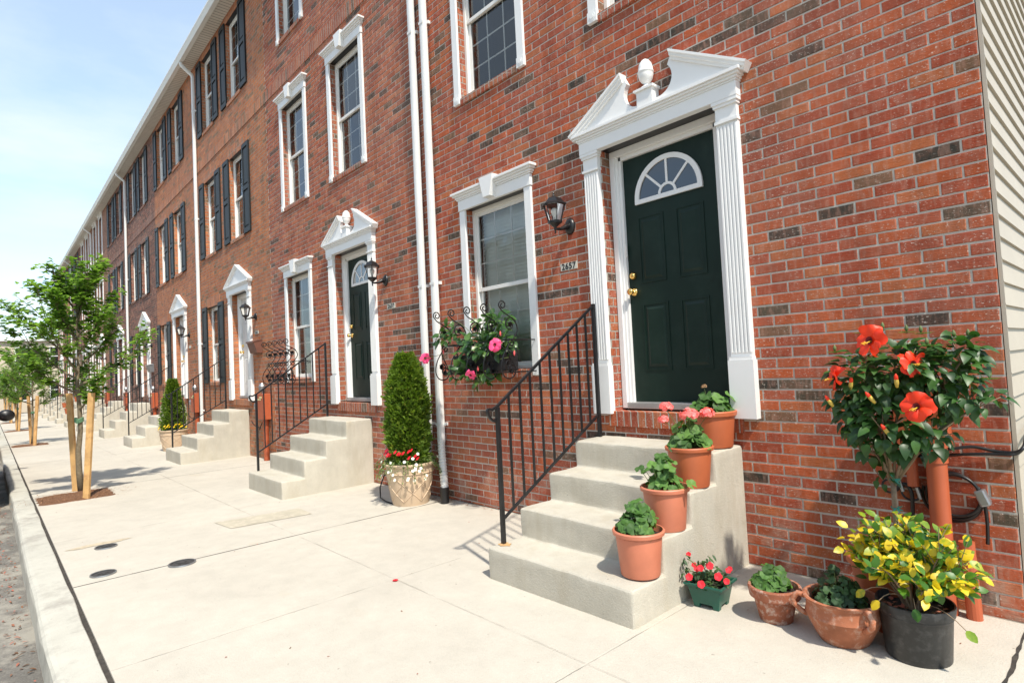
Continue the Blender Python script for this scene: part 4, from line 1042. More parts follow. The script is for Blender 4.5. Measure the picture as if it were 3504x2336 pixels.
def window_box(x0, x1, z0, lab, nr=5, axis='y'):
    t = thing('window_box', lab, 'window box', ((x0+x1)/2, 0, z0), 0, 'wrought iron window boxes')
    cx = (x0+x1)/2; paths, leaves_ = rib_paths()
    for i in range(nr):
        x = x0 + (x1-x0)*i/(nr-1) - cx; mb = MB()
        for P in paths: mb.tube([(x, y, z) for y, z in P], .0062, 6)
        for (y, z) in leaves_:
            for k in range(5):
                a = k*1.25; mb.cur = 0; leaf(mb, (x, y, z), (0, math.cos(a), math.sin(a)), (1,0,0), .030, .030, ((0,.1),(.5,.45),(1,.05)), 0, 0)
        obj('scroll', mb.mesh('scroll', IRON), t)
    mb = MB()
    for z, y in ((.305,-.32),(.02,-.32)):
        mb.tube([(x0-cx-.02,-.01,z),(x0-cx-.02,y,z),(x1-cx+.02,y,z),(x1-cx+.02,-.01,z)], .006, 6)
    for k in range(5): mb.tube([(x0-cx, -.06-.06*k, .02), (x1-cx, -.06-.06*k, .02)], .004, 6)
    obj('frame', mb.mesh('frame', IRON), t)
    for x in (x0-cx-.02, x1-cx+.02):
        for z in (.305,.02):
            mb = MB(); mb.lathe([(.001,0),(.014,0),(.016,.01),(.010,.022),(.001,.026)], 10); me = mb.mesh('wall_bracket', IRON); me.transform(Matrix.Translation((x,0,z)) @ Matrix.Rotation(R(90),4,'X')); obj('wall_bracket', me, t)
    return t
window_box(-4.80, -3.80, 1.31, 'black scrolled iron window box under the nearest window, full of pink-flowered vine')
window_box(-9.72, -8.78, 1.31, 'empty black scrolled iron window box on the second house')
# mandevilla in its trough
mv = thing('mandevilla_vine', 'green vine with pink trumpet flowers spilling from the nearest window box', 'flowering plant', (-4.3,-.2,1.34))
mb = MB(); mb.box(-.36,.40,-.11,.07,0,.17); obj('planting_trough', mb.mesh('planting_trough', BLACKP, bevel=.01), mv)
lm2 = MB(); st = MB()
def vine_cluster(c, rad, n, l0=.06, l1=.118):
    for _ in range(n):
        d = rdir(-.6,1); p = Vector(c) + Vector((d.x*rad[0], d.y*rad[1], d.z*rad[2]))*rnd.random()**.5
        leaf(lm2, p, (d + rdir()*.7 + Vector((0,-.2,-.2))), Vector((.25,-.6,.8))+rdir()*.5, rnd.uniform(l0,l1), rnd.uniform(l0,l1)*.68, OVAL, .35, .2)
vine_cluster((.10,-.06,.24), (.34,.14,.17), 180); vine_cluster((-.42,-.14,.36), (.13,.10,.13), 69, .045, .085); vine_cluster((-.08,-.10,.0), (.34,.09,.10), 69); vine_cluster((.12,.02,.46), (.22,.08,.10), 51)
vine_cluster((.36,-.08,.34), (.10,.08,.22), 26, .04, .08); vine_cluster((.08,-.14,-.10), (.12,.05,.06), 9); vine_cluster((-.26,-.05,.16), (.10,.10,.12), 14)
for a, b, sg in (((0,0,.2),(-.50,-.16,.52),(0,0,.12)), ((0,0,.15),(-.62,-.18,.30),(0,0,.05)), ((.2,0,.2),(.1,0,.64),(.05,0,0)), ((.2,0,.1),(.36,-.12,.42),(0,0,.1)), ((0,0,.1),(-.30,-.14,-.06),(0,-.08,.1)), ((.1,0,.1),(.12,-.14,-.14),(0,-.12,.05)), ((-.2,0,.2),(-.78,-.22,.15),(0,0,.02)), ((0,0,.3),(-.14,.0,.72),(-.05,0,0)), ((.25,0,.1),(.50,-.14,.12),(.05,-.1,0))):
    st.tube(curve_pts(a, b, sg, 8), .0026, 5)
obj('foliage', lm2.mesh('foliage', LF_MAN, smooth=True, rattr=True), mv); obj('stem', st.mesh('stem', STEM), mv)
FD = Vector((.42,-.85,.1))
big_flower(mv, (.40,-.20,.235), FD + Vector((0,0,.1)), .062, 'flower', P_MAG, False, .08, 1.0); big_flower(mv, (-.80,-.14,.165), FD, .058, 'flower', P_MAG, False, .08, .4); big_flower(mv, (.06,-.22,-.015), Vector((.2,-.7,-.5)), .05, 'flower', P_MAG, False, .1, 2)
for p in ((.44,-.17,.33),(-.42,-.18,.21),(.60,-.16,.15),(.14,-.2,.03)):
    mb = MB(); mb.lathe([(.001,-.02),(.006,-.01),(.009,.005),(.005,.02),(.001,.028)], 8, p); obj('bud', mb.mesh('bud', bpy.data.materials['geranium_petal'], smooth=True), mv)

# ---------------------------------------------------------------- pots
def pot_mesh(rb, rr, h, rim=.028, lip=.010, th=.006):
    mb = MB(); mb.lathe([(.001,0),(rb,0),(rb+.002,.004),(rr-lip-.004,h-rim-.002),(rr-lip,h-rim),(rr,h-rim+.004),(rr+.003,h-.006),(rr-.002,h),(rr-th*1.6,h),(rr-th*2,h-.01),(rr-lip-th,h-rim-.01),(rr-lip-th-.006,h-.05)], 48)
    return mb
def add_pot(t, rb, rr, h, mat, soil=None, **k):
    obj('pot', autosmooth(pot_mesh(rb, rr, h, **k).mesh('pot', mat), 35), t)
    mb = MB(); s_ = soil if soil is not None else h-.035; r_ = rb + (rr-rb)*s_/h - .008
    ring_ = [(r_*math.cos(2*math.pi*i/24), r_*math.sin(2*math.pi*i/24), s_+rnd.uniform(-.003,.003)) for i in range(24)]
    mb.add([(0,0,s_+.008)] + ring_, [(0, i+1, (i+1)%24+1) for i in range(24)]); obj('soil', mb.mesh('soil', SOIL), t)
def geranium(t, base, n, spread, hgt, lr=(.028,.045), mat=LF_GER, seedlean=(0,0), extra=()):
    lf = MB(); stm = MB(); bx, by, bz = base
    pts_ = []
    for i in range(n):
        a = rnd.uniform(0, 2*math.pi); q = math.sqrt(rnd.random()); z = bz + hgt*(1-q*q*.75)*rnd.uniform(.45, 1.05)
        pts_.append((Vector((bx+seedlean[0]*rnd.random()+spread*q*math.cos(a), by+seedlean[1]*rnd.random()+spread*q*math.sin(a), z)), Vector((math.cos(a)*q, math.sin(a)*q, .75))))
    for e in extra: pts_.append((Vector(e), Vector((e[0]-bx, e[1]-by, .12)).normalized() + Vector((.15,-.3,.6))))
    for p, nn in pts_:
        nn = (nn + rdir()*.35 + Vector((.12,-.25,.1))).normalized(); roundleaf(lf, p, (nn.cross(rdir())), nn, rnd.uniform(*lr))
        stm.tube(curve_pts((bx+(p.x-bx)*.2, by+(p.y-by)*.2, bz-.02), p, (0,0,.01), 4), .0018, 4, cap=False)
    obj('foliage', lf.mesh('foliage', mat, smooth=True, rattr=True), t); obj('stem', stm.mesh('stem', STEM), t)
def pompom(t, p, rad, base, mat=P_PINK, n=42, pr=.014):
    mb = MB()
    for _ in range(n):
        d = rdir(-.35,1); small_flower(mb, Vector(p) + Vector((d.x,d.y,d.z*.75))*rad*rnd.uniform(.75,1), d + rdir()*.3, pr)
    f = obj('flower', mb.mesh('flower', mat, rattr=True), t)
    s_ = MB(); s_.tube(curve_pts(base, (p[0],p[1],p[2]-rad*.3), (0,0,.02), 6), .0022, 5); obj('flower_stem', s_.mesh('flower_stem', STEM), f)
GP = 'geraniums in terracotta plastic pots on the steps'
tA = thing('potted_geranium', 'leafy geranium in pinkish plastic pot on the lowest step', 'potted plant', (-1.985,-1.055,.204), 0, GP)
add_pot(tA, .106, .142, .245, TERP); geranium(tA, (0,0,.21), 66, .105, .19)
tB = thing('potted_geranium', 'tall sparse geranium in pinkish plastic pot on the second step', 'potted plant', (-1.985,-.775,.393), .5, GP)
add_pot(tB, .106, .142, .245, TERP, soil=.17); geranium(tB, (0,0,.17), 60, .10, .25, extra=((-.13,-.06,.35),(-.06,-.08,.38),(-.10,-.02,.33),(.155,-.08,.27),(.04,-.09,.36)))
tC = thing('potted_geranium', 'geranium with coral pink flower heads in orange pot on the third step', 'potted plant', (-1.985,-.485,.590), .2, GP)
add_pot(tC, .108, .146, .245, TERP2); geranium(tC, (0,0,.20), 80, .125, .20, lr=(.03,.048), mat=LF_GER)
pompom(tC, (.035,-.06,.44), .058, (0,0,.25), n=80); pompom(tC, (-.125,-.03,.485), .044, (-.02,0,.25), n=55); pompom(tC, (.125,.0,.445), .044, (.02,0,.25), n=55); pompom(tC, (-.13,-.06,.41), .034, (-.02,0,.25), n=36)
tD = thing('potted_geranium', 'low geranium with one dried flower stalk in large orange pot on the top landing', 'potted plant', (-2.0,-.155,.789), .8, GP)
add_pot(tD, .120, .155, .235, TERP2, rim=.034); geranium(tD, (0,0,.205), 38, .12, .14, lr=(.034,.055), extra=((-.12,-.05,.265),(.12,-.02,.32)))
pompom(tD, (-.045,-.01,.395), .014, (-.02,0,.22), P_DRY, 12, .012)

# square green planter with impatiens
tE = thing('potted_impatiens', 'square green plastic planter of red impatiens at the foot of the steps', 'potted plant', (-1.745,-.745,zg(-1.7)), R(6))
mb = MB(); b, r_ = .074, .106; h = .135
def sqr(q, z): return [(-q,-q,z),(q,-q,z),(q,q,z),(-q,q,z)]
rings = [sqr(b,.022), sqr(r_-.014,h-.022), sqr(r_-.008,h-.02), sqr(r_+.004,h-.012), sqr(r_+.004,h), sqr(r_-.008,h), sqr(r_-.014,h-.02), sqr(r_-.02,h-.04)]
vs = [p for q in rings for p in q]; mb.add(vs, [(k*4+i, k*4+(i+1)%4, (k+1)*4+(i+1)%4, (k+1)*4+i) for k in range(len(rings)-1) for i in range(4)] + [(3,2,1,0)])
for sx in (-1,1):
    for sy in (-1,1):
        c = .055; mb.add([(sx*c-.016,sy*c-.016,0),(sx*c+.016,sy*c-.016,0),(sx*c+.016,sy*c+.016,0),(sx*c-.016,sy*c+.016,0),(sx*c-.02,sy*c-.02,.03),(sx*c+.02,sy*c-.02,.03),(sx*c+.02,sy*c+.02,.03),(sx*c-.02,sy*c+.02,.03)], [(0,3,2,1),(4,5,6,7),(0,1,5,4),(1,2,6,5),(2,3,7,6),(3,0,4,7)])
obj('pot', mb.mesh('pot', GRNP, bevel=.003), tE)
mb = MB(); mb.add(sqr(r_-.02,h-.03), [(0,1,2,3)]); obj('soil', mb.mesh('soil', SOIL), tE)
lf = MB(); st = MB()
for _ in range(210):
    d = rdir(0,1); p = Vector((d.x*.11, d.y*.10, .12 + d.z*.11))*1 * rnd.uniform(.55,1); p.z = max(p.z, .115)
    leaf(lf, p, rdir(-.3,.4), (0,-.2,1), rnd.uniform(.022,.04), .018, OVAL, .35, .1)
for x, y, z in ((-.10,-.06,.25),(-.03,-.05,.24),(-.11,-.08,.19),(.02,-.03,.27)):
    st.tube(curve_pts((0,0,.11),(x,y,z),(0,0,.02),5),.003,5)
    for _ in range(6): leaf(lf, Vector((x,y,z))+rdir()*.02, rdir(-1,0), (0,-.3,1), .035, .016, OVAL, .5, .1)
obj('foliage', lf.mesh('foliage', LF_DUSK, smooth=True, rattr=True), tE); obj('stem', st.mesh('stem', STEM), tE)
for x, y, z, s_ in ((-.075,-.10,.165,.02),(.0,-.115,.145,.021),(-.045,-.06,.205,.018),(.03,-.06,.235,.021),(.075,-.06,.185,.022),(.115,-.05,.165,.017),(-.105,-.03,.265,.014),(.10,.02,.20,.016),(-.02,-.07,.215,.018),(.125,-.02,.225,.014),(-.09,.0,.20,.015)):
    mb = MB(); small_flower(mb, (x,y,z), (.2,-.8,.5), s_, 5); obj('flower', mb.mesh('flower', P_RED2, rattr=True), tE)

# small weathered clay pot
tF = thing('potted_geranium', 'small lime-stained clay pot with a round geranium, between green planter and clay urn', 'potted plant', (-1.405,-.70,zg(-1.4)))
mb = MB(); mb.lathe([(.001,0),(.078,0),(.080,.003),(.106,.122),(.110,.122),(.124,.124),(.130,.170),(.126,.176),(.114,.176),(.108,.140),(.098,.128)], 44, wob=.004); obj('pot', autosmooth(mb.mesh('pot', TERC2), 35), tF)
mb = MB(); mb.lathe([(.001,.150),(.108,.146)], 20); obj('soil', mb.mesh('soil', SOIL), tF); geranium(tF, (-.02,0,.15), 70, .09, .12, lr=(.022,.036))
# clay urn with handles
tG = thing('clay_urn', 'big weathered clay urn with two strap handles and a small geranium', 'potted plant', (-1.075,-.715,zg(-1.05)))
mb = MB(); mb.lathe([(.001,0),(.100,0),(.106,.004),(.128,.045),(.152,.095),(.160,.120),(.163,.124),(.161,.129),(.158,.150),(.155,.175),(.158,.185),(.168,.196),(.170,.204),(.160,.208),(.150,.204),(.145,.18),(.148,.15)], 48, wob=.004); obj('pot', autosmooth(mb.mesh('pot', TERC), 40), tG)
for a in (R(205), R(-38)):
    c, s = math.cos(a), math.sin(a); mb = MB()
    P = [(.160*c, .160*s, .190), (.190*c,.190*s,.200), (.215*c,.215*s,.175), (.208*c,.208*s,.145), (.178*c,.178*s,.118), (.152*c,.152*s,.105)]
    mb.tube(P, [.014,.013,.012,.012,.013,.014], 10); obj('handle', mb.mesh('handle', TERC, smooth=True), tG)
mb = MB(); mb.lathe([(.001,.160),(.150,.150)], 24); obj('soil', mb.mesh('soil', SOIL), tG); geranium(tG, (-.02,.02,.155), 95, .115, .14, lr=(.016,.030), mat=LF_DUSK, extra=((-.02,-.02,.33),(-.05,0,.30)))
# dried leaf curl on the slab is in the litter; orange pot and hibiscus standard
tH = thing('hibiscus_tree', 'red hibiscus standard with round dark crown in orange pot by the wall', 'potted tree', (-.93,-.415,zg(-.93)))
add_pot(tH, .125, .205, .345, TERP2, soil=.27, rim=.04)
hb = lambda x, y, z: (x+.93, y+.415, z-zg(-.93))
tk = MB(); 
tk.tube([hb(-.91,-.42,.25), hb(-.905,-.425,.5), hb(-.905,-.42,.72)], [.013,.0125,.012], 10); tk.tube([hb(-.898,-.41,.25), hb(-.912,-.43,.42), hb(-.898,-.43,.6), hb(-.905,-.42,.73)], .008, 8)
obj('trunk', tk.mesh('trunk', BARKL, smooth=True), tH)
CR = [((-.99,-.47,1.20), (.16,.15,.19), 230), ((-.83,-.43,1.27), (.19,.17,.15), 240), ((-.67,-.40,1.22), (.17,.15,.20), 200), ((-.91,-.50,1.02), (.20,.14,.13), 150), ((-.60,-.38,1.34), (.10,.10,.09), 45), ((-.56,-.42,1.13), (.12,.10,.06), 30), ((-.74,-.43,.98), (.13,.10,.10), 50), ((-1.03,-.47,1.02), (.11,.09,.10), 40), ((-.97,-.46,.90), (.09,.08,.07), 26), ((-.82,-.45,.90), (.10,.08,.07), 26), ((-.95,-.42,.77), (.05,.05,.08), 9)]
for cc, _r3, _n in CR:
    b_ = MB(); c0 = Vector(cc); b_.tube([hb(-.905,-.42,.70), hb(-.905+(c0.x+.905)*.45, -.42+(c0.y+.42)*.4, .70+(c0.z-.70)*.55), hb(*(c0 - Vector((0,0,.03))))], [.008,.007,.004], 7)
    for _ in range(5):
        d = rdir(-.2,1); b_.tube([hb(*(c0-Vector((0,0,.04)))), hb(*(c0 + Vector((d.x*_r3[0],d.y*_r3[1],d.z*_r3[2]))*.8))], [.004,.002], 5)
    obj('limb', b_.mesh('limb', BARKL, smooth=True), tH)
lf = MB()
for cc, rr, n in CR:
    for _ in range(n):
        d = rdir(); q = rnd.random()**.38; p = Vector(cc) + Vector((d.x*rr[0], d.y*rr[1], d.z*rr[2]))*q
        od = (d + Vector((0,-.15,-.35)) + rdir()*.5); ln = rnd.uniform(.036,.074)
        leaf(lf, hb(*p), od, d*.5 + Vector((.2,-.4,.8)), ln, ln*.72, SERR, .45, .22, r=rnd.random()*.72)
tips = [(-1.10,-.50,1.37),(-.965,-.50,1.46),(-.90,-.42,1.47),(-.80,-.42,1.45),(-.74,-.43,1.44),(-.62,-.40,1.41),(-.57,-.38,1.41),(-.50,-.42,1.22),(-.54,-.40,1.12),(-1.03,-.56,.97),(-.66,-.5,1.33),(-.70,-.52,1.38),(-.60,-.46,1.20)]
for p in tips:
    for k in range(9):
        a = k*2.4; d = Vector((math.cos(a), math.sin(a), .35)); ln = rnd.uniform(.035,.06); leaf(lf, hb(*p), d, (0,0,1), ln, ln*.5, SERR, .25, .2, r=rnd.uniform(.75,1))
obj('foliage', lf.mesh('foliage', LF_DARK, smooth=True, rattr=True), tH)
for p in tips:
    mb = MB(); mb.lathe([(.001,-.008),(.007,0),(.009,.010),(.005,.022),(.001,.028)], 8, (p[0]+.93, p[1]+.415, p[2]-zg(-.93)+.015)); obj('green_bud', mb.mesh('green_bud', STEM, smooth=True), tH)
def onray(x, z, y0, y1): k = (3.7293+y1)/(3.7293+y0); return (x*k, y1, 1.3886 + (z-1.3886)*k)
for (x, z, y1, nn, rd, sp_) in ((-.942,1.421,-.66,(-.35,-.8,.15),.080,.2),(-1.117,1.239,-.60,(-.75,-.5,.05),.066,.9),(-.768,1.095,-.66,(-.25,-.85,.2),.072,1.4),(-.785,1.30,-.56,(.6,-.5,.1),.064,2.1)):
    big_flower(tH, hb(*onray(x, z, -.45, y1)), Vector(nn), rd*.95, 'flower', P_RED, True, .14, sp_)
for (x, z) in ((-1.055,1.19),(-1.15,1.10),(-.955,1.12),(-.85,1.20),(-.90,.96)):
    p = hb(*onray(x, z, -.45, -.62)); d = Vector((rnd.uniform(-.5,.3),-.3,.7 if z < 1.19 else .9)).normalized(); b_ = MB(); e = Vector(p) + d*.045
    b_.tube([Vector(p)-d*.01, Vector(p)+d*.012, Vector(p)+d*.03, e], [.006,.010,.009,.002], 8); f_o = obj('opening_bud', b_.mesh('opening_bud', BUD, smooth=True), tH)
    b2 = MB(); b2.tube([Vector(p)+d*.026, e, e+d*.012], [.0092,.008,.002], 8); me = b2.mesh('bud_tip', P_RED, smooth=True, rattr=True); obj('bud_tip', me, f_o)
mb = MB(); 
for z in (.74,.60): mb.tube([Vector(hb(-.905,-.42,z)) + Vector((.017*math.cos(a), .017*math.sin(a), .004*math.sin(a))) for a in [i*.7 for i in range(10)]], .0025, 5)
for z in (.74,.60):
    for k in range(4): leaf(mb, hb(-.895,-.44,z), (rnd.uniform(-.2,1),-.4,rnd.uniform(-1,.6)), (0,-1,0), .035, .008, OVAL, .2, 0)
obj('plant_tie', mb.mesh('plant_tie', TWINE), tH)

# black nursery pot with yellow and green shrub
tI = thing('variegated_shrub', 'yellow and green leaved shrub in black nursery pot, nearest the corner', 'potted plant', (-.79,-.665,zg(-.79)))
mb = MB(); mb.lathe([(.001,0),(.122,0),(.125,.006),(.138,.185),(.142,.190),(.142,.198),(.147,.200),(.152,.235),(.150,.242),(.144,.242),(.141,.20),(.134,.18)], 48); obj('pot', autosmooth(mb.mesh('pot', NURS), 35), tI)
mb = MB(); mb.lathe([(.001,.205),(.07,.212),(.138,.200)], 30); obj('soil', mb.mesh('soil', SOIL), tI)
lf = MB(); st = MB(); cl = MB()
for _ in range(60):
    a = rnd.uniform(0,6.28); q = rnd.uniform(.01,.12); leaf(cl, (q*math.cos(a), q*math.sin(a), .21+rnd.random()*.012), rdir(-.2,.2), (0,0,1), rnd.uniform(.02,.05), rnd.uniform(.01,.025))
obj('leaf_mulch', cl.mesh('leaf_mulch', LITT, rattr=True), tI)['kind'] = 'stuff'
for i in range(76):
    a = rnd.uniform(0, 6.28); el = rnd.uniform(.35, 1.45); ln = rnd.uniform(.20,.31); b0 = Vector((.035*math.cos(a), .035*math.sin(a), .205))
    d = Vector((math.cos(a)*math.cos(el)*.80, math.sin(a)*math.cos(el)*.68, math.sin(el)*1.05)); e = b0 + d*ln + Vector((0,0,.05))
    P = curve_pts(b0, e, (-d.x*.02, -d.y*.02, .02), 6); st.tube(P, [.0058,.005,.0045,.004,.0032,.0026,.0018], 6)
    for k in range(3):
        p1 = P[3+k]; e2 = p1 + (d + rdir()*.9)*.07; e2.z = max(e2.z, .2); st.tube([p1, e2], [.0025,.0013], 5)
        for q in range(4):
            p = p1.lerp(e2, .3+.24*q); l_ = rnd.uniform(.034,.056); leaf(lf, p, d*.6 + rdir()*.9, Vector((.2,-.35,.8)) + rdir()*.45, l_, l_*.72, OVAL, .3, .16, r=rnd.random())
    for q in range(4):
        l_ = rnd.uniform(.036,.060); leaf(lf, P[-1] - d*.015*q, d*.4+rdir(), Vector((.2,-.35,.8)) + rdir()*.5, l_, l_*.74, OVAL, .3, .16, r=rnd.random())
for (x, y, z) in ((.20,-.10,.20),(-.16,-.12,.28),(-.10,-.14,.255),(.04,-.15,.26)):
    st.tube(curve_pts((0,0,.21),(x,y,z),(0,-.02,.05),6), .002, 5); leaf(lf, (x,y,z), (x,-.1,-.15), (.1,-.7,.6), .052, .040, OVAL, .2, .1, r=rnd.random())
obj('foliage', lf.mesh('foliage', LF_VAR, smooth=True, rattr=True), tI); obj('branches', st.mesh('branches', BARKL), tI)

# ---------------------------------------------------------------- lattice planters with arborvitae
def arborvitae(mb, base, h, prof, n, sp=.058, col=1):
    bx, by, bz = base
    for _ in range(n):
        u = rnd.random()**.85; r0 = prof(u); a = rnd.uniform(0, 2*math.pi); lump = 1 + .10*math.sin(5*a+u*17) + .08*math.sin(9*a-u*31) + .06*math.sin(14*a+u*53)
        q = r0*lump*(1 - .35*rnd.random()**2.2)*(1.15 if rnd.random() < .14 else 1)
        p = Vector((bx+q*math.cos(a), by+q*math.sin(a), bz+u*h)); o = Vector((math.cos(a), math.sin(a), 0))
        d = o*rnd.uniform(.5,1.3) + Vector((0,0,rnd.uniform(.1,1.1))) + rdir()*.45; s_ = sp*rnd.uniform(.6,1.25); rr_ = min(1, max(0, rnd.gauss(.5,.22)))
        nn = rdir()
        leaf(mb, p, d, nn, s_, s_*.34, ((0,.1),(.35,.5),(.7,.36),(1,0)), rnd.uniform(-.1,.3), .1, rr_)
        leaf(mb, p, d + rdir()*.7, nn, s_*.75, s_*.26, ((0,.1),(.5,.5),(1,0)), .1, .1, rr_)
def planter(loc, lab, sc_, rr, rb, h, tree_h, prof, nfr, flower):
    t = thing('lattice_planter', lab, 'potted tree', loc)
    mb = MB(); mb.lathe([(.001,0),(rb,0),(rb+.004,.008),(rb+(rr-rb)*.82*.9,h*.80),(rb+(rr-rb)*.74,h*.805),(rb+(rr-rb)*.76,h*.82),(rr*.90,h*.88),(rr*.93,h*.93),(rr,h*.95),(rr*1.01,h*.985),(rr*.99,h),(rr*.92,h),(rr*.86,h*.93)], 56)
    def rad_at(z): return rb+.004 + (rb+(rr-rb)*.738 - rb-.004)*z/(h*.8)
    obj('pot', autosmooth(mb.mesh('pot', BEIGE), 40), t)
    lt = MB(); K = 7
    for i in range(K):
        for s in (-1, 1):
            P = []
            for k in range(15):
                u = k/14; z = .10*h + u*.64*h; a = 2*math.pi*(i/K) + s*u*2*math.pi/K*1.5; q = rad_at(z)+.001
                P.append((q*math.cos(a), q*math.sin(a), z))
            lt.tube(P, .0048*sc_, 6)
    lt.tube([(( rad_at(.77*h)+.004)*math.cos(a), (rad_at(.77*h)+.004)*math.sin(a), .77*h) for a in [2*math.pi*i/48 for i in range(48)]], .006*sc_, 6, closed=True)
    obj('lattice_relief', lt.mesh('lattice_relief', BEIGE, smooth=True), t)
    mb = MB(); mb.lathe([(.001,h*.95),(rr*.88,h*.93)], 24); obj('soil', mb.mesh('soil', SOIL), t)
    mb = MB(); arborvitae(mb, (0,0,h*.9), tree_h, prof, nfr); obj('arborvitae_crown', mb.mesh('arborvitae_crown', LF_ARB, smooth=False, rattr=True), t)
    mb = MB(); mb.tube([(0,0,h*.9),(0,0,h*.9+tree_h*.85)], [.03,.01], 8); obj('trunk', mb.mesh('trunk', BARK), t)
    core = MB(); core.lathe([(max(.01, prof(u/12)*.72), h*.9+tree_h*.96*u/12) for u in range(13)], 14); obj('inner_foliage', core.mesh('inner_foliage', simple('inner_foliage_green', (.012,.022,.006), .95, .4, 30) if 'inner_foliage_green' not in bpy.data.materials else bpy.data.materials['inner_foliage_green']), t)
    tr = MB(); stt = MB()
    for _ in range(560 if flower == 'mixed' else 220):
        a = rnd.uniform(0, 6.28); q = rr*rnd.uniform(.55,1.1); z = h + .07*rnd.random() - (.10*rnd.random() if q > rr else 0)
        leaf(tr, (q*math.cos(a), q*math.sin(a), z), rdir(-.6,.5), (0,0,1), rnd.uniform(.02,.038), .016, OVAL, .3, .1)
    if flower == 'mixed':
        for k in range(34):
            a = rnd.uniform(0, 6.28); e = Vector((1.30*rr*math.cos(a), 1.30*rr*math.sin(a), h - rnd.uniform(-.02,.17))); b0 = Vector((.8*rr*math.cos(a), .8*rr*math.sin(a), h)); P = curve_pts(b0, e, (0,0,.05), 7)
            stt.tube(P, .002, 4)
            for p in P[2:]:
                for _ in range(3): leaf(tr, p, rdir(-1,.3), (0,0,1), .024, .012, OVAL, .3, .1)
    obj('trailing_leaves', tr.mesh('trailing_leaves', LF_TRAIL if flower == 'mixed' else LF_MAN, rattr=True), t)
    if stt.v: obj('trailing_stems', stt.mesh('trailing_stems', STEM), t)
    def fl(p, nn, r_, m_):
        q = MB(); small_flower(q, p, nn, r_); obj('flower', q.mesh('flower', m_, rattr=True), t)
    if flower == 'mixed':
        for k in range(18):
            a = R(-75) + rnd.uniform(-1.1,1.1); q = rr*rnd.uniform(.82,1.0); fl((q*math.cos(a), q*math.sin(a), h+rnd.uniform(.05,.15)), (0,-.7,.6), .024, P_RED2)
        for k in range(44):
            a = R(-80) + rnd.uniform(-2.0,2.0); q = rr*rnd.uniform(.92,1.36); fl((q*math.cos(a), q*math.sin(a), h+rnd.uniform(-.16,.09) if q > rr*1.04 else h+rnd.uniform(.02,.12)), (math.cos(a),math.sin(a),.5), .016, P_WHITE)
    else:
        for k in range(26):
            a = R(-30) + rnd.uniform(-1.5,1.5); q = rr*rnd.uniform(.6,1.0); fl((q*math.cos(a), q*math.sin(a), h+rnd.uniform(.03,.13)), (.3,-.6,.7), .026, P_YEL)
planter((-5.47,-.36,zg(-5.4)), 'beige lattice planter with tall rounded arborvitae and red and white flowers, beside the paired downspouts', 1, .275, .19, .44, 1.19,
        lambda u: .190*(1 if u < .50 else (1-((u-.48)/.52)**2.3*.74)) * (.88 + .4*min(u,.3)), 13000, 'mixed')
planter((-14.75,-.68,zg(-15)), 'beige lattice planter with pointed arborvitae and yellow flowers behind the third steps', 1, .30, .20, .46, 1.15,
        lambda u: .27*(1-u*.86)+.02 if u > .45 else .20+.02*math.sin(u*8), 4500, 'yellow')
# distant small pots on far steps
for (x, y, z, lab) in ((-31.4,-1.20,.30,'orange pot of small green plant on the lowest far step, nearest camera'), (-35.9,-.95,.45,'orange pot with tall fern on a far step'), (-36.1,-.45,.70,'orange pot on the upper far step by the fern pot')):
    t = thing('far_potted_plant', lab, 'potted plant', (x, y, z-.05), 0, 'orange pots on the far steps'); obj('pot', autosmooth(cached('farpot', lambda: pot_mesh(.10,.15,.24)).mesh('pot', TERP2), 35), t)
    mb = MB()
    tall = 'fern' in lab and 'with' in lab
    for _ in range(160): d = rdir(0,1); leaf(mb, (d.x*(.22 if tall else .12)*rnd.random(), d.y*(.22 if tall else .12)*rnd.random(), .22 + d.z*(.38 if tall else .12)), rdir(-.3,1), (0,0,1), .07, .03)
    obj('foliage', mb.mesh('foliage', LF_MAN, rattr=True), t)

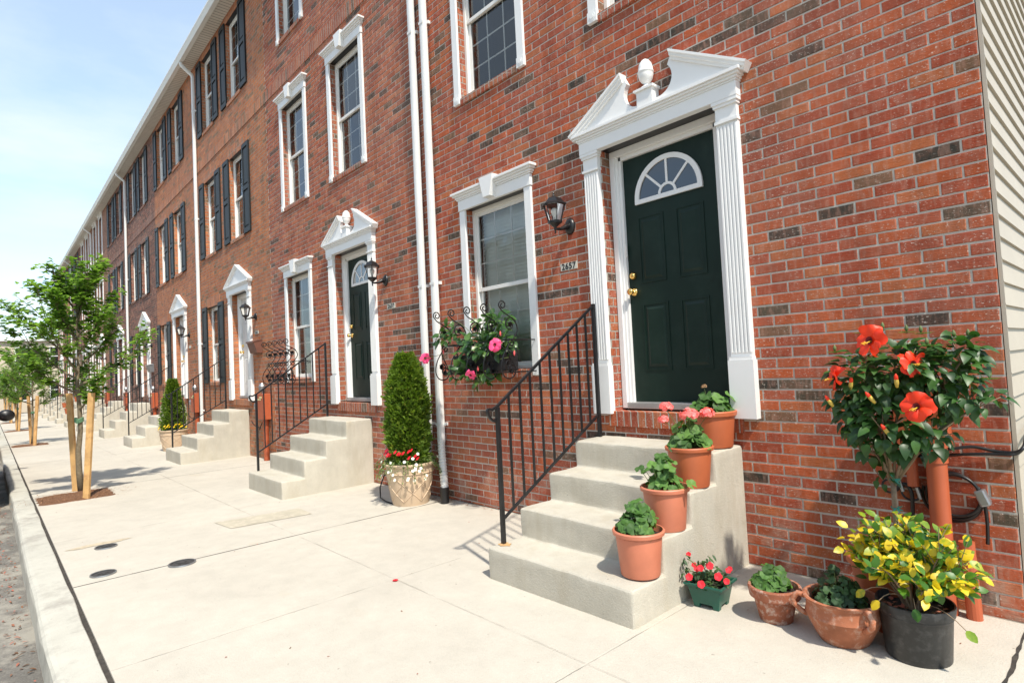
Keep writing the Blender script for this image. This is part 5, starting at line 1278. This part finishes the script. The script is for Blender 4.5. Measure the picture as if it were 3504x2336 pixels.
# ---------------------------------------------------------------- street trees with stakes
def tree_meshes(seed, big=True, nl=4200):
    r0 = random.Random(seed); trunk = MB(); lim = []; lv = MB()
    H_ = 3.25; P = [Vector((.015*math.sin(i*1.3+seed), .015*math.cos(i*1.9), H_*.80*i/9)) for i in range(10)]
    trunk.tube(P, [.046 - .0042*i for i in range(10)], 10)
    ends = []
    nb = 17
    for i in range(nb):
        z = 1.15 + 1.45*(i/(nb-1))**.9; a = i*2.4 + r0.uniform(-.3,.3); ln = (1.03 - .50*abs((i/(nb-1))-.30)/.7) * r0.uniform(.78,1.12)
        k = z/(H_*.8)*9; k0 = min(8, int(k)); b0 = P[k0].lerp(P[k0+1], k-k0); el = R(28 + 34*(i/nb)) 
        d = Vector((math.cos(a)*math.cos(el), math.sin(a)*math.cos(el), math.sin(el)))
        Q = curve_pts(b0, b0 + d*ln, (0,0,-.05), 6); mb = MB(); mb.tube(Q, [.018-.0025*j for j in range(7)], 7)
        for j in range(2, 7):
            for s in range(3):
                dd = (d + Vector((r0.uniform(-1,1), r0.uniform(-1,1), r0.uniform(-.45,.55)))*.95).normalized(); l2 = ln*r0.uniform(.20,.42); e = Q[j] + dd*l2
                mb.tube([Q[j], Q[j].lerp(e, .5) + Vector((0,0,.02)), e], [.006,.004,.002], 5); ends.append((Q[j], e, dd))
        lim.append(mb)
    for s in range(12):
        dd = Vector((r0.uniform(-.7,.7), r0.uniform(-.7,.7), 1)).normalized(); e = P[-1] + dd*r0.uniform(.25,.62); lim[-1].tube([P[-1], e], [.007,.002], 5); ends.append((P[-1], e, dd))
    st_ = rnd.getstate(); rnd.seed(seed)
    for _ in range(nl):
        a, b_, dd = ends[int(rnd.random()*len(ends))]; p = a.lerp(b_, rnd.uniform(.25,1.08)) + rdir()*.055
        d = dd*.5 + rdir(-.5,.3); s_ = rnd.uniform(.045,.082)
        leaf(lv, p, d, Vector((0,0,1)) + rdir()*.45, s_, s_*.86, ((0,.06),(.18,.40),(.42,.46),(.72,.40),(.9,.16),(1,.02)), .25, .10)
    rnd.setstate(st_)
    return trunk.mesh('trunk', BARK, smooth=True), [q.mesh('limb', BARK) for q in lim], lv.mesh('crown', LF_TREE, smooth=True, rattr=True)
TM = [tree_meshes(3, nl=7400), tree_meshes(11, nl=5200)]
def stake_mesh(h):
    def f(): mb = MB(); mb.box(-.037,.037,-.020,.020,-.05,h); return mb.mesh('wooden_stake', STAKE, bevel=.003)
    return cached(('stk', h), f)
TR = [(-10.08,-2.80,0,1.0,R(20)), (-21.6,-2.80,1,.90,R(130)), (-31.3,-2.85,0,.90,R(200)), (-41.5,-2.85,1,.92,R(10)), (-51,-2.9,0,.92,R(80))]
TL = ['nearest young street tree, green tie on its trunk, in a mulch square', 'second young street tree along the kerb', 'third young street tree along the kerb', 'fourth young street tree along the kerb', 'farthest young street tree near the cross street']
SLB = ['nearest street tree', 'second street tree', 'third street tree', 'fourth street tree', 'farthest street tree']
for (x, y, ti, s, rz), lab, sl2 in zip(TR, TL, SLB):
    g0 = zg(x); t = thing('street_tree', lab, 'tree', (x, y, g0), rz, 'young street trees'); tr_, lm3, cr_ = TM[ti]; t.scale = (s*.92, s*.92, s)
    t['label'] = lab
    obj('trunk', tr_, t); 
    for q in lm3: obj('limb', q, t)
    obj('crown', cr_, t)
    mb = MB()
    for k in range(3): mb.tube([(.05*math.cos(a), .05*math.sin(a), .98+.02*k+.012*math.sin(a*2)) for a in [2*math.pi*i/14 for i in range(14)]], .012, 6, closed=True)
    leaf(mb, (.05,-.03,1.0), (.5,-.5,-.8), (0,-1,0), .12, .03, OVAL, .1, 0); obj('trunk_tie', mb.mesh('trunk_tie', simple('green_webbing', (.10,.22,.12), .7, .2, 40) if 'green_webbing' not in bpy.data.materials else bpy.data.materials['green_webbing']), t)
    for (dx, dy, lx, ly, side) in ((-.24,-.03,2.3,.0,'kerb side'), (.66,.0,-3.2,.0,'house side')):
        o = obj('wooden_stake', stake_mesh(1.38), None, (x + dx, y + dy, g0)); o.rotation_euler = (Matrix.Rotation(R(lx), 3, 'X') @ Matrix.Rotation(R(48), 3, 'Z')).to_euler()
        tag(o, 'pale wooden stake of the %s, %s of the trunk' % (sl2, 'beyond-left' if side == 'kerb side' else 'in front and right'), 'stake', 'wooden stakes beside the street trees')
    mb = MB(); n = 22; w_ = .40; cx = x+.32; cy = -2.88
    vs = []; 
    for i in range(n+1):
        for j in range(n+1):
            u, v = i/n*2-1, j/n*2-1; e = (1-u**6)*(1-v**6); vs.append((cx+u*w_*(1+.03*math.sin(v*9)), cy+v*w_*(1+.03*math.sin(u*11)), g0 + .004 + e*(.018+.014*rnd.random())))
    mb.add(vs, [(i*(n+1)+j, (i+1)*(n+1)+j, (i+1)*(n+1)+j+1, i*(n+1)+j+1) for i in range(n) for j in range(n)])
    mb.cur = 1
    for _ in range(900 if x > -15 else 120):
        p = Vector((cx+rnd.gauss(0,.27), cy+rnd.gauss(0,.27), g0+.03)); 
        if abs(p.x-cx) > w_*.98 or abs(p.y-cy) > w_*.98: p.z = g0+.006
        if p.y < -3.3 and p.y > -3.35: continue
        leaf(mb, p, rdir(-.25,.35), (0,0,1), rnd.uniform(.015,.05), rnd.uniform(.005,.012))
    o = obj('mulch_bed', mb.mesh('mulch_bed', [MULCH, CHIP])); tag(o, 'square of brown shredded mulch under the %s' % sl2, 'mulch', kind='stuff')

# ---------------------------------------------------------------- parked cars
def paint(name, c):
    g = NG(name); g.set(color=c, rough=.28, metal=.25, spec=.5, coat=1.0); return g.m
CGL = simple('car_glass', (.012,.014,.016), .05, .1, 2); CHROME = simple('chrome', (.6,.6,.6), .15, .05, 4, metal=1); LRED = simple('tail_lens', (.45,.01,.01), .15, .1, 10); LWH = simple('head_lens', (.7,.7,.7), .1, .1, 10); RIM = simple('alloy_rim', (.45,.45,.46), .3, .1, 10, metal=.9)
def car(x0, x1, y, g0, mat, lab, S=1.0):      # flank nearest the kerb lies on plane y, car spans x0..x1 (x1 nearer the camera = rear)
    Lc = x1-x0; W = 1.78; t = thing('parked_car', lab, 'car', ((x0+x1)/2, y-W/2*S, g0), 0, 'cars parked along the kerb'); t.scale = (S, S, S)
    hl = Lc/2
    low = [(-hl,.34),(-hl+.02,.62),(-hl+.12,.72),(-hl+1.15,.90),(hl-.75,.97),(hl-.05,.92),(hl,.66),(hl-.02,.34),(hl-.25,.22)]
    low += []; 
    for cx_ in (hl-.82, -hl+.88):      # wheel arches
        arc = [(cx_+.37*math.cos(R(a)), .22+.36*math.sin(R(a))) for a in range(0, 181, 20)]; low += arc
    low += [(-hl+.25,.22)]
    mb = MB(); n = len(low); ysec = [(-W/2,.94),(-W/2+.05,1),(0,1.012),(W/2-.05,1),(W/2,.94)]
    vs = []
    for yy, k in ysec:
        for xx, zz in low: vs.append((xx*(k if abs(xx) > hl-.3 else 1), yy, .22+(zz-.22)*(1 if abs(yy) < W/2-.01 else .97)))
    fs = [(s*n+i, (s+1)*n+i, (s+1)*n+(i+1)%n, s*n+(i+1)%n) for s in range(4) for i in range(n)]; fs += [tuple(range(n)), tuple(4*n+i for i in range(n))[::-1]]
    mb.add(vs, fs); me = mb.mesh('body', mat); bm = bmesh.new(); bm.from_mesh(me); bmesh.ops.recalc_face_normals(bm, faces=bm.faces); bm.to_mesh(me); bm.free(); autosmooth(me, 35); obj('body', me, t)
    cab_ = [(-hl+1.10,.885),(-hl+1.85,1.38),(-hl+2.2,1.43),(hl-1.5,1.43),(hl-1.2,1.40),(hl-.45,.955)]
    mb = MB(); n = len(cab_); vs = []
    for yy in (-1, 1):
        for xx, zz in cab_: vs.append((xx, yy*(W/2-.05-(zz-.9)*.38), zz))
    mb.add(vs, [(i, n+i, n+(i+1)%n, (i+1)%n) for i in range(n)] + [tuple(range(n)), tuple(range(2*n-1,n-1,-1))]); me = mb.mesh('cabin', mat, bevel=.03); autosmooth(me, 35); cbn = obj('cabin', me, t)
    for s in (-1, 1):
        f = lambda xx, zz: (xx, s*(W/2-.045-(zz-.9)*.38+.004), zz)
        mb = MB(); q = [f(-hl+1.32,.955), f(-hl+1.92,1.34), f(-.05,1.37), f(-.05,.955)]; mb.add(q, [(0,1,2,3)]); q = [f(.03,.955), f(.03,1.37), f(hl-1.4,1.35), f(hl-.75,.975)]; mb.add(q, [(0,1,2,3)]); obj('side_window', mb.mesh('side_window', CGL), cbn)
    def glassq(a, b):
        v = Vector((b[0]-a[0], 0, b[1]-a[1])); nn = Vector((-v.z, 0, v.x)).normalized()*.004
        if nn.z < 0: nn = -nn
        mb = MB(); q = []
        for (p, k) in ((Vector((a[0],0,a[1]))+v*.10, a), (Vector((a[0],0,a[1]))+v*.92, b)):
            for s in (-1, 1): q.append(p + nn + Vector((0, s*(W/2-.13-(p.z-.9)*.38), 0)))
        mb.add(q, [(0,1,3,2)]); return mb
    obj('windscreen', glassq(cab_[0], cab_[1]).mesh('windscreen', CGL), cbn); obj('rear_window', glassq(cab_[5], cab_[4]).mesh('rear_window', CGL), cbn)
    for cx_ in (hl-.82, -hl+.88):
        for s in (-1, 1):
            mb = MB(); mb.lathe([(.19,-.1),(.29,-.1),(.315,-.08),(.315,.08),(.29,.10),(.19,.10)], 28); me = mb.mesh('wheel', RUBBER, smooth=True); me.transform(Matrix.Translation((cx_, s*(W/2-.12), .315)) @ Matrix.Rotation(R(90),4,'X')); wh = obj('wheel', me, t)
            mb = MB(); mb.lathe([(.001,.07),(.05,.085),(.06,.07),(.17,.075),(.192,.095)], 20); mb.lathe([(.192,-.095),(.001,-.08)], 20); me = mb.mesh('rim', RIM); me.transform(Matrix.Translation((cx_, s*(W/2-.12), .315)) @ Matrix.Rotation(R(-90*s),4,'X')); obj('rim', me, wh)
    for s in (-1, 1):
        mb = MB(); mb.lathe([(.001,-.055),(.05,-.045),(.082,-.02),(.09,0),(.082,.02),(.05,.045),(.001,.055)], 20, (0,0,0), 1, 1); me = mb.mesh('wing_mirror', BLACKP, smooth=True); me.transform(Matrix.Translation((-hl+1.62, s*(W/2+.11), 1.0)) @ Matrix.Rotation(R(90),4,'Y') @ Matrix.Diagonal((1.0,1.15,1,1))); wm = obj('wing_mirror', me, t)
        mb = MB(); mb.tube([(-hl+1.62, s*(W/2-.07), .95), (-hl+1.62, s*(W/2+.06), .98)], .022, 8); obj('mirror_arm', mb.mesh('mirror_arm', BLACKP), wm)
        mb = MB(); mb.box(hl-.06, hl+.012, s*(W/2-.32)-.12, s*(W/2-.32)+.12, .68, .84); obj('tail_light', mb.mesh('tail_light', LRED, bevel=.02), t)
        mb = MB(); mb.box(-hl-.004, -hl+.10, s*(W/2-.30)-.15, s*(W/2-.30)+.15, .56, .68); obj('headlight', mb.mesh('headlight', LWH, bevel=.02), t)
        for xx in (-.35, .75):
            mb = MB(); mb.box(xx, xx+.16, s*(W/2+.012)-.012, s*(W/2+.012)+.012, .80, .825); obj('door_handle', mb.mesh('door_handle', CHROME, bevel=.004), t)
    mb = MB(); mb.box(hl-.02, hl+.03, -W/2+.12, W/2-.12, .36, .52); obj('bumper', mb.mesh('bumper', mat, bevel=.02), t)
car(-15.5, -11.1, -3.63, zg(-13)-.16, paint('dark_red_paint', (.10,.012,.010)), 'dark red car at the left edge, its black wing mirror reaching over the kerb', 1.2)
car(-22.6, -18.2, -3.72, zg(-20)-.16, paint('bright_red_paint', (.45,.02,.012)), 'bright red car parked beyond the dark red one')
car(-29.5, -25.1, -3.8, zg(-27)-.16, paint('grey_paint', (.10,.11,.12)), 'grey car parked third along the kerb')

# ---------------------------------------------------------------- end of the street
def far_house(x, y0, y1, h, mat, lab, storeys=2, step=2.2):
    t = thing('far_house', lab, 'house', (x, (y0+y1)/2, -.6)); c = (y0+y1)/2
    mb = MB(); mb.box(-8, 0, y0-c, y1-c, 0, h); obj('wall', mb.mesh('wall', mat), t)
    mb = MB(); mb.box(-8.2, .3, y0-c-.15, y1-c+.15, h, h+.25); obj('roof', mb.mesh('roof', GUTT), t)
    n = int((y1-y0)/step)
    for s in range(storeys):
        for i in range(n):
            yy = y0-c + (i+.5)*(y1-y0)/n; z = 1.0+s*3.0
            mb = MB(); mb.box(.001,.06,yy-.55,yy+.55,z,z+.09); mb.box(.001,.06,yy-.55,yy+.55,z+1.61,z+1.7); mb.box(.001,.06,yy-.55,yy-.46,z+.0903,z+1.6097); mb.box(.001,.06,yy+.46,yy+.55,z+.0903,z+1.6097); mb.box(.001,.05,yy-.4597,yy+.4597,z+.82,z+.88)
            wf = obj('window', mb.mesh('window', WHITE), t); mb = MB(); mb.box(.001,.02,yy-.459,yy+.459,z+.091,z+.819); mb.box(.001,.02,yy-.459,yy+.459,z+.881,z+1.609); obj('pane', mb.mesh('pane', CGL), wf)
    return t
CREAM = simple('cream_render', (.55,.47,.36), .8, .08, 1)
far_house(-66, -5.0, 9, 6.2, CREAM, 'cream rendered house facing across the cross street at the end')
for i in range(5):
    o = far_house(-66, -4.5, 4.5, 8.6 + .9*(i % 2), [BR['orange'], CREAM, BR['red2'], CREAM, BR['pink']][i], ['orange-brown', 'nearer cream rendered', 'red', 'farther cream rendered', 'pinkish'][i] + ' brick house on the opposite pavement across the road' if i in (0, 2, 4) else ['', 'nearer', '', 'farther', ''][i] + ' cream rendered house on the opposite pavement across the road')
    o.location = (4 - 10.5*i, -20, -.3); o.rotation_euler = (0, 0, R(90)); o['group'] = 'houses on the opposite pavement'
far_house(-66, -22, -12, 6.0, BR['pink'], 'pinkish brick house beyond the cross street on the far side of the road')
sg = thing('street_sign', 'small green street name sign on a grey pole at the cross street', 'street sign', (-54.5,-2.9,zg(-54)))
mb = MB(); mb.tube([(0,0,0),(0,0,3.05)], .035, 10); obj('pole', mb.mesh('pole', GREYM), sg)
mb = MB(); mb.box(-.01,.01,-.45,.45,2.75,2.98); obj('sign_blade', mb.mesh('sign_blade', simple('sign_green', (.01,.14,.08), .4, .05, 5)), sg)
for i in range(4):
    x = -78 - 9*i; t = thing('background_tree', ['round dark tree at the far end of the street', 'second round tree in the far distance', 'third round tree in the far distance', 'farthest round tree on the horizon'][i], 'tree', (x, -13 + 3.1*i - 4*(i % 2), -.6), 0, 'trees beyond the end of the street')
    mb = MB(); mb.tube([(0,0,0),(0,0,3)], [.25,.15], 8); obj('trunk', mb.mesh('trunk', BARK), t)
    mb = MB(); cs_ = [(rdir()*1.6 + Vector((0,0,4.6)), rnd.uniform(1,1.7)) for _ in range(9)]
    for _ in range(3000): c, r_ = cs_[int(rnd.random()*9)]; d = rdir(); leaf(mb, c + d*r_*rnd.uniform(.7,1), d+rdir(), d, .3, .22)
    obj('crown', mb.mesh('crown', LF_TREE, rattr=True), t)
